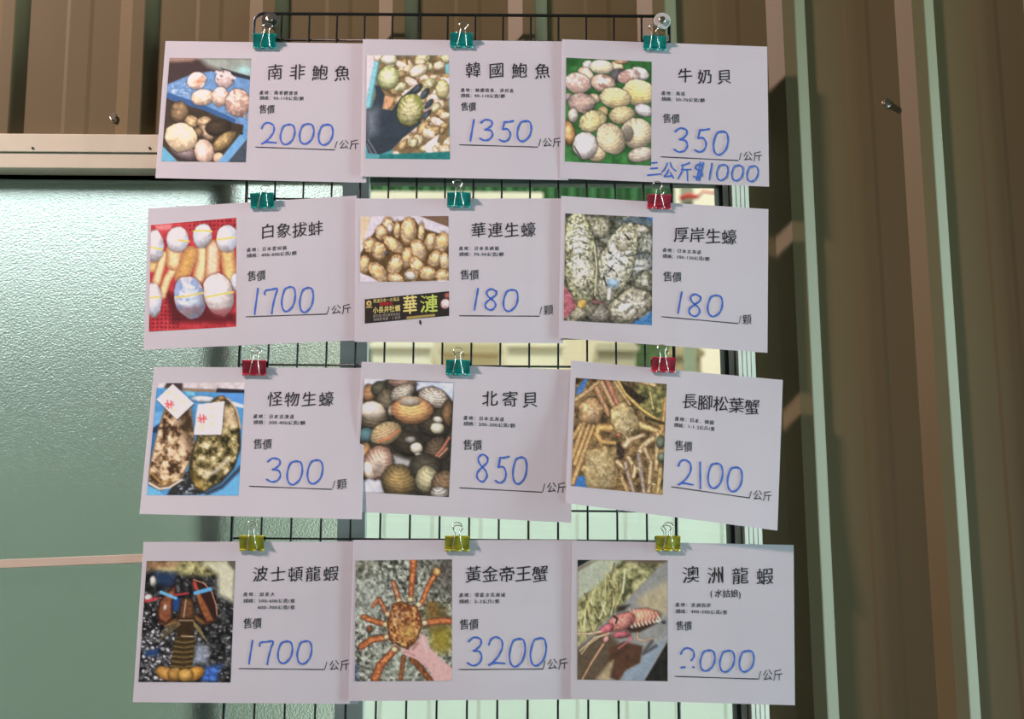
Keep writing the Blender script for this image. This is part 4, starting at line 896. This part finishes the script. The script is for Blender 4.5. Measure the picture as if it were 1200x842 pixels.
def hand(c, name, text, x0, x1, y0, y1, wid=2.0, slant=.05):
    n = len(text); wu = [(.45 if ch in '1I' else 1.0) for ch in text]; gap = .22; tot = sum(wu)+gap*(n-1); k = (x1-x0)/tot; cur = 0; paths = []
    xc, yc = (x0+x1)/2, (y0+y1)/2; sx, sy = c.slope(xc, yc)
    for ch, w_ in zip(text, wu):
        rr = random.Random(int(x0+y0+cur*10)); jy = rr.uniform(-.04, .04); sc = rr.uniform(.94, 1.0)
        for st in DIG[ch]:
            pts = smooth_path(st, 6 if len(st) > 2 else 2)
            out = []
            for q in pts:
                X = x0+(cur+q[0]*w_)*k; Y = y0+(q[1]*sc+jy+.02)*(y1-y0)
                out.append((X, Y+sx*(X-xc)))
            paths.append(out)
        cur += w_+gap
    return strokes(c, name, paths, wid, M['blue_ink'])

YX = .0
T1, T2 = '產地：', '規格：'
CARDS = [
 # corners TL TR BR BL, col, (swing, curl), photo quad, painter, title..., small lines, sale label, number, rule, unit
 dict(q=[(194, 48), (436, 51), (429, 214), (182, 208.5)], col=0, out=(.002, .001), ph=[(198.7, 67.9), (294.2, 68.6), (288, 190), (189.2, 188.9)], pic=pic_abalone_crate,
      ti=('南非鮑魚', 312.7, 410.7, 75.5, 94), sm=[(T1+'南非開普敦', 304, 349, 106.3, 111), (T2+'90-110公克/顆', 304, 356, 112.6, 117.2)], sa=(303.5, 322, 122.5, 133),
      nu=('2000', 305.5, 390.8, 144.5, 170), ru=[(299.7, 172.2), (392, 175.4)], un=('/公斤', 392, 421, 163.5, 174.5),
      label='price card, top left, priced 2000, with a photo of abalones in blue crates'),
 dict(q=[(425.3, 45.8), (665, 48.5), (666, 211), (422.4, 206.5)], col=1, out=(.002, .001), ph=[(430, 64.7), (526, 64.7), (527.4, 186.6), (428.6, 185.6)], pic=pic_korean,
      ti=('韓國鮑魚', 545, 645.2, 73.3, 91.5), sm=[(T1+'韓國莞島、濟州島', 539.8, 601.8, 103.4, 108), (T2+'90-110公克/顆', 539.8, 591.7, 109.7, 114.4)], sa=(540, 558, 119.5, 130),
      nu=('1350', 549.5, 623.3, 140.6, 166), ru=[(538.6, 169.5), (630, 172.2)], un=('/公斤', 630.7, 658.5, 161, 172),
      label='price card, top row middle, priced 1350, photo of a gloved hand holding an abalone'),
 dict(q=[(658.7, 45.9), (899, 54.6), (901.3, 218.6), (656.5, 209)], col=2, out=(.001, .0), ph=[(663.6, 67.5), (763.6, 72.4), (763, 194), (662, 189)], pic=pic_milkclam,
      ti=('牛奶貝', 793.9, 858, 80.6, 98), sm=[(T1+'馬祖', 775, 802.7, 107, 111.8), (T2+'50-70公克/顆', 775, 825.9, 114.2, 119)], sa=(776.7, 796.6, 133, 144.3),
      nu=('350', 789.3, 854, 150.8, 180), ru=[(774.8, 183.6), (865, 188)], un=('/公斤', 865.8, 893.6, 177, 188.5), extra=('三公斤$1000', 759, 889, 191, 210),
      label='price card, top right, priced 350, with a photo of pale clams on green leaves'),
 dict(q=[(173.7, 244.2), (418, 229), (417.5, 398.5), (168.2, 409.6)], col=0, out=(.002, .001), ph=[(177, 263.6), (276.8, 254.9), (276.8, 382.6), (174.5, 388.4)], pic=pic_geoduck,
      ti=('白象拔蚌', 304.7, 379, 260.4, 278), sm=[(T1+'日本愛知縣', 289, 336, 289, 293.8), (T2+'400-600公克/顆', 289, 347.6, 295.4, 300.2)], sa=(289.7, 311.4, 316.5, 328.8),
      nu=('1700', 296.7, 367.8, 336, 366), ru=[(288.5, 370.9), (382.6, 367.7)], un=('/公斤', 382.8, 412, 356.5, 367.5),
      label='price card, second row left, priced 1700, with a photo of geoduck clams on red mesh'),
 dict(q=[(416.2, 232.4), (659, 232.4), (660, 402), (415.5, 400.4)], col=1, out=(.002, .0015), ph=[(422.5, 253.7), (525.5, 253), (526, 330), (422, 330)], pic=pic_oyster_box,
      ti=('華連生蠔', 551.7, 628.3, 260.4, 278), sm=[(T1+'日本長崎縣', 537.7, 584.7, 288.4, 293.2), (T2+'70-90公克/顆', 537.7, 590.4, 295.2, 300)], sa=(539.2, 561.4, 315.6, 327.6),
      nu=('180', 554.2, 607.6, 338, 364), ru=[(538.5, 369.7), (632, 370.2)], un=('/顆', 632, 648.3, 357, 369), banner=True,
      label='price card in second row middle, priced 180, with oysters photo above a small black banner'),
 dict(q=[(657.5, 229.4), (900.5, 244.9), (899.3, 413.2), (654.5, 395.7)], col=2, out=(.002, .001), ph=[(662.5, 249.9), (764.7, 254.4), (763.9, 380.8), (660.5, 375.3)], pic=pic_akkeshi,
      ti=('厚岸生蠔', 789.1, 863.9, 267, 285), sm=[(T1+'日本北海道', 776.4, 821.5, 291.6, 296.4), (T2+'100-130公克/顆', 776.4, 831.5, 299, 303.8)], sa=(777, 798.8, 317.8, 330),
      nu=('180', 792.8, 847.4, 343.9, 370), ru=[(775.4, 370.8), (864.9, 378.8)], un=('/顆', 865.6, 880.8, 368, 380),
      label='price card in second row right, priced 180, with a close photo of large spotted oysters'),
 dict(q=[(180.6, 429.5), (430, 431), (424, 608.3), (163.4, 601.8)], col=0, out=(.009, .001), ph=[(184.2, 448.8), (287, 447.6), (279.6, 580.3), (171.8, 579.8)], pic=pic_monster,
      ti=('怪物生蠔', 313, 391.5, 458.4, 476), sm=[(T1+'日本北海道', 296.7, 344.5, 485.2, 490.2), (T2+'300-400公克/顆', 296.7, 357.6, 492.2, 497.2)], sa=(296.7, 318.9, 513.5, 526),
      nu=('300', 311.8, 379, 537.7, 567), ru=[(292.2, 569.4), (389, 573)], un=('/顆', 389.5, 406.4, 560.7, 573),
      label='price card in third row left, priced 300, with a photo of two huge tagged oysters'),
 dict(q=[(423.8, 423.5), (671, 433), (669.5, 612.2), (411.5, 599)], col=1, out=(.004, .001), ph=[(427.2, 443), (532.3, 447.6), (526, 582.2), (417.5, 575.6)], pic=pic_surfclam,
      ti=('北寄貝', 564.4, 631, 458, 476.6), sm=[(T1+'日本北海道', 543, 590.6, 487.6, 492.6), (T2+'200-300公克/顆', 543, 603.6, 494.6, 499.6)], sa=(542.7, 565, 514.5, 527.3),
      nu=('850', 557, 618, 532.8, 566), ru=[(538.8, 571.2), (635, 576.4)], un=('/公斤', 635.5, 664, 564.5, 577),
      label='price card in third row middle, priced 850, with a photo of dark brown surf clams'),
 dict(q=[(669.2, 421.9), (917.4, 445), (911, 621.4), (662.7, 589)], col=2, out=(.010, .001), ph=[(674.7, 442.4), (781.3, 449.7), (776.6, 579.6), (669.2, 568.9)], pic=pic_snowcrab,
      ti=('長腳松葉蟹', 799, 890.6, 464, 482), sm=[(T1+'日本、韓國', 790.8, 836.7, 490, 495), (T2+'1-1.2公斤/隻', 789.7, 838, 497.4, 502.4)], sa=(790.8, 811.6, 516, 528.5),
      nu=('2I00', 793.8, 870.4, 541, 572), ru=[(787, 570), (877.7, 583)], un=('/公斤', 877.7, 905, 574, 586),
      label='tilted price card in third row right, priced 2100, with a photo of heaped long-legged crabs'),
 dict(q=[(168.3, 634.6), (425, 634), (420, 824.5), (155.6, 822.3)], col=0, out=(.002, .0015), ph=[(172, 657), (275.8, 657), (270.2, 799.2), (162.1, 798.6)], pic=pic_lobster,
      ti=('波士頓龍蝦', 295.8, 397, 663, 681), sm=[(T1+'加拿大', 285, 322, 693.4, 698.4), (T2+'500-600公克/隻', 285, 346, 701, 706), ('600-700公克/隻', 302, 346, 708.6, 713.6)], sa=(285, 306.8, 723.4, 736),
      nu=('1700', 290, 366, 750, 778), ru=[(280.3, 782.9), (379.4, 784)], un=('/公斤', 380, 410.3, 772.5, 785),
      label='price card, bottom left, priced 1700, with a photo of a lobster with blue claw bands'),
 dict(q=[(414, 632.3), (676, 632.3), (673, 819), (408, 821)], col=1, out=(.002, .0015), ph=[(416.8, 656.5), (529.7, 655), (529.7, 797.2), (415.7, 797.8)], pic=pic_kingcrab,
      ti=('黃金帝王蟹', 544.9, 642.8, 662.5, 681.6), sm=[(T1+'鄂霍次克海域', 537.8, 592, 694.2, 699.2), (T2+'2-3公斤/隻', 537.8, 585.7, 701.6, 706.6)], sa=(538.4, 561, 724.6, 737.3),
      nu=('3200', 547, 640.9, 746, 781), ru=[(537.8, 784), (635.8, 783.4)], un=('/公斤', 635.8, 666, 771, 784),
      label='price card, bottom middle, priced 3200, with a photo of a hand holding a king crab'),
 dict(q=[(670.4, 633), (930, 638.2), (931.5, 825.9), (668.4, 818.8)], col=2, out=(.002, .001), ph=[(676.9, 655.6), (782.4, 656.2), (782.4, 797.7), (676.3, 795.8)], pic=pic_rocklobster,
      ti=('澳洲龍蝦', 799.3, 906.8, 664, 684), sm=[(T1+'澳洲西岸', 791.4, 833, 706, 711), (T2+'400-500公克/隻', 791.4, 852.7, 713.8, 718.8), ('(水姑娘)', 832, 870.5, 690, 699.5)], sa=(792.2, 811, 727, 738.2),
      nu=('?000', 797, 884.3, 760, 786), ru=[(791.4, 792), (887.9, 795.2)], un=('/公斤', 888.5, 917.5, 783.7, 797),
      label='price card, bottom right, priced 2000, with a photo of a spiny pink lobster'),
]
cards = []
for d in CARDS:
    tl = at(d['q'][0][0], d['q'][0][1], 0)
    root = empty('price_card', tl); tag(root, d['label'], 'card', 'seafood price cards on the wire grid')
    c = Card(root, d['q'], d['col'], d['out']); cards.append(c)
    card_sheet(c)
    photo(c, d['ph'], d['pic']())
    printed(c, 'title_lettering', [(*d['ti'], .016)])
    printed(c, 'small_lettering', [(*s_, .022) for s_ in d['sm']]+[('售價', *d['sa'], .016)])
    printed(c, 'unit_lettering', [(*d['un'], .0)])
    strokes(c, 'price_rule', [[np.array(d['ru'][0])*(1-t)+np.array(d['ru'][1])*t for t in np.linspace(0, 1, 10)]], 1.0, M['black_ink'], .00018)
    nu = d['nu']; hand(c, 'handwritten_price', nu[0], nu[1], nu[2], nu[3], nu[4])
    if 'extra' in d: e = d['extra']; tag(hand(c, 'handwritten_offer', *e, wid=1.7), 'blue handwritten bulk offer')
    if 'banner' in d:
        bq = [(427.5, 350.5), (526.3, 341), (526.3, 369.7), (427.5, 378.9)]
        p = Pic([(42, 158), (1158, 58), (1160, 380), (42, 482)], (38, 34, 30), 120, 38)
        p.shell(98, 215, 36, 40, 0, (214, 190, 110), (190, 160, 84), outline=(38, 34, 30)); p.shell(98, 212, 15, 18, 0, (90, 70, 40), (80, 64, 36), outline=(190, 160, 84)); p.line([(65, 265), (135, 262)], 14, (200, 170, 90), 4)
        p.shell(1110, 225, 62, 66, 30, (226, 190, 186), (206, 160, 156)); p.shell(1140, 120, 50, 40, 0, (150, 76, 66), (110, 56, 50))
        p.line([(610, 408), (960, 372)], 34, (150, 132, 66), 4)
        photo(c, bq, p, 'banner_print')
        GC = mat('gold_ink', lin((226, 214, 130)), .6); WC = mat('white_ink', lin((205, 200, 190)), .6); RC = mat('red_ink', lin((200, 30, 36)), .6); LG = mat('leaf_ink', lin((196, 214, 96)), .6)
        # banner lettering follows the banner's own upward tilt
        def bprint(name, items, m):
            vs = []; fs = []
            for text, x0, x1, y0, y1, bold in items:
                n = len(text); gw = (x1-x0)/n
                for i, ch in enumerate(text):
                    g, f = glyph(ch, 0); g = np.concatenate([g+(bold*.7*q, -bold*.4*q) for q in (-1, 1)]); f = f+[tuple(i+len(g)//2 for i in ff) for ff in f]; b = len(vs)
                    for gx, gy in g:
                        zx = x0+(i+gx)*gw; zy = (y0+y1)/2+(.38-gy)*(y1-y0)*1.05
                        zy += -.09*(zx-(x0+x1)/2)
                        vs.append(c.onpix(424+zx/11.32, 336+zy/11.31, .00022))
                    fs += [tuple(b+q for q in ff) for ff in f]
            return pydata(name, vs, fs, m, c.root)
        bprint('banner_title', [('華', 540, 740, 110, 360, .03)], GC)
        bprint('banner_title', [('漣', 770, 1010, 100, 340, .03)], LG)
        bprint('banner_lettering', [('華漣日本一の逸品', 150, 500, 145, 200, .02), ('小長井牡蠣', 145, 512, 250, 340, .03)], GC)
        bprint('banner_lettering', [('期間限定', 232, 410, 200, 245, .03)], RC)
        bprint('banner_lettering', [('諫早湾の真牡蠣長崎県産', 150, 510, 352, 392, .0), ('長崎県漁連・小長井', 150, 515, 395, 440, .0)], WC)
        strokes(c, 'ink_mark', [[(492.3, 376), (492.8, 379)]], 2.4, M['black_ink'])
C.objects.unlink(_fo); bpy.data.objects.remove(_fo)

# ------------------------------------------------------------------ binder clips
def clip(px, py_top, colr, card, label, skew=0.0, hh=1.0, tilt=0.0):
    top = at(px, py_top, 0); yc = (card.y0+GY)/2
    t = empty('binder_clip', (top.x, yc, top.z)); tag(t, label, 'clip', 'binder clips holding the price cards')
    W, H = .0118, .0130; m = M[colr]; x0 = top.x; z0 = top.z
    rot = Matrix.Rotation(math.radians(tilt), 3, 'Y')
    def P(x, y, z): v = rot @ Vector((x, y, z)); return (x0+v.x, yc+v.y, z0+v.z)
    # folded sheet: jaw, spine, jaw
    fy = yc-card.depth(.5, .06)+.0006
    sec = [(-fy-.0004, -H), (-.0044, -H*.6), (-.0082, -H*.12), (-.0086, 0.0), (-.0074, .0009), (.0060, .0009), (.0072, 0), (.0068, -H*.12), (.0036, -H*.6), (.0022+.0012, -H)]
    nx = 10; vs = []; fs = []; th = .0005
    for layer in (0, 1):
        for i in range(nx+1):
            x = -W+2*W*i/nx
            for k, (y, z) in enumerate(sec):
                s_ = 1 if not layer else (.90 if abs(y) > .001 else 1)
                bul = .0004*math.cos(x/W*PI*1.5) if 0 < k < 9 else 0
                vs.append(P(x, y*s_+(-bul if y < 0 else bul), z-(th if layer and 3 < k < 6 else 0)))
    K = len(sec); n = (nx+1)*K
    for i in range(nx):
        for k in range(K-1):
            a = i*K+k; fs.append((a, a+1, a+K+1, a+K)); fs.append((n+a, n+a+K, n+a+K+1, n+a+1))
    for i in range(nx):
        for k in (0, K-1): a = i*K+k; fs.append((a, a+K, n+a+K, n+a))
    for k in range(K-1):
        for i in (0, nx): a = i*K+k; fs.append((a, n+a, n+a+1, a+1))
    pydata('body', vs, fs, m, t, False)
    b = MB()
    for sy, ysg in ((sec[0][0], -1), (sec[-1][0], 1)):
        for xa, xb in ((-W, -.0062), (-.0040, .0040), (.0062, W)):
            b.tube([P(xa, sy+ysg*.0006, -H), P(xb, sy+ysg*.0006, -H)], .0010, 8)
    b.build('lip', m, t, True)
    for sg, sk, hk in ((-1, skew, hh), (1, -skew*.6, hh*.92)):
        hp = []
        prof_ = [(.0052, -H, sec[0][0]-.0006), (.0044, -.009, -.0058), (.0034, -.004, -.0086), (.0027, .0005, -.0096), (.0024, .0035, -.0098), (.0027, .0062, -.0098), (.0042, .0082, -.0098), (.0046, .0098, -.0098), (.0036, .0116, -.0098), (.0014, .0126, -.0098)]
        yy = lambda y: y if sg < 0 else -y
        for x, z, y in prof_: hp.append((x, z, y))
        full = [(-x, z, y) for x, z, y in hp]+[(x, z, y) for x, z, y in reversed(hp)]
        pts = [np.array((x+sk*max(0, z+H)*.9, yy(y), z*hk if z > 0 else z)) for x, z, y in full]
        sp = smooth_path(pts, 3)
        MB().tube([P(*q) for q in sp], .00048, 6).build('wire_handle', M['clipwire'], t, True)
CL = [(311, 43, 'teal', 0, 'teal binder clip on the top left price card', .18, .85, 0), (541, 42.5, 'teal', 1, 'teal binder clip on the top middle price card', .10, .9, 0), (767, 46, 'teal', 2, 'teal binder clip beside the pale washer on the top right price card', -.12, .9, 2),
      (308, 229, 'teal', 3, 'teal binder clip on the second row left price card', .18, .6, -2), (538, 228.5, 'teal', 4, 'teal binder clip on the second row middle card above the oysters title', -.06, 1.0, 0), (772, 231, 'red', 5, 'red binder clip on the second row right price card', -.12, 1.05, 2),
      (299, 424, 'red', 6, 'red binder clip on the third row left price card', .12, 1.0, 0), (537, 424, 'teal', 7, 'teal binder clip on the third row middle card of dark clams', -.02, 1.0, 1), (777, 421, 'red', 8, 'red binder clip on the tilted third row right price card', -.12, 1.0, 2),
      (296, 628.5, 'yellow', 9, 'yellow binder clip on the bottom left price card', .0, 1.12, 0), (536, 629, 'yellow', 10, 'yellow binder clip on the bottom middle price card', .0, 1.05, 0), (782, 629, 'yellow', 11, 'yellow binder clip on the bottom right price card', .0, 1.05, 0)]
for px, py, colr, ci, lb, sk, hh, ti in CL: clip(px, py, colr, cards[ci], lb, sk, hh, ti)
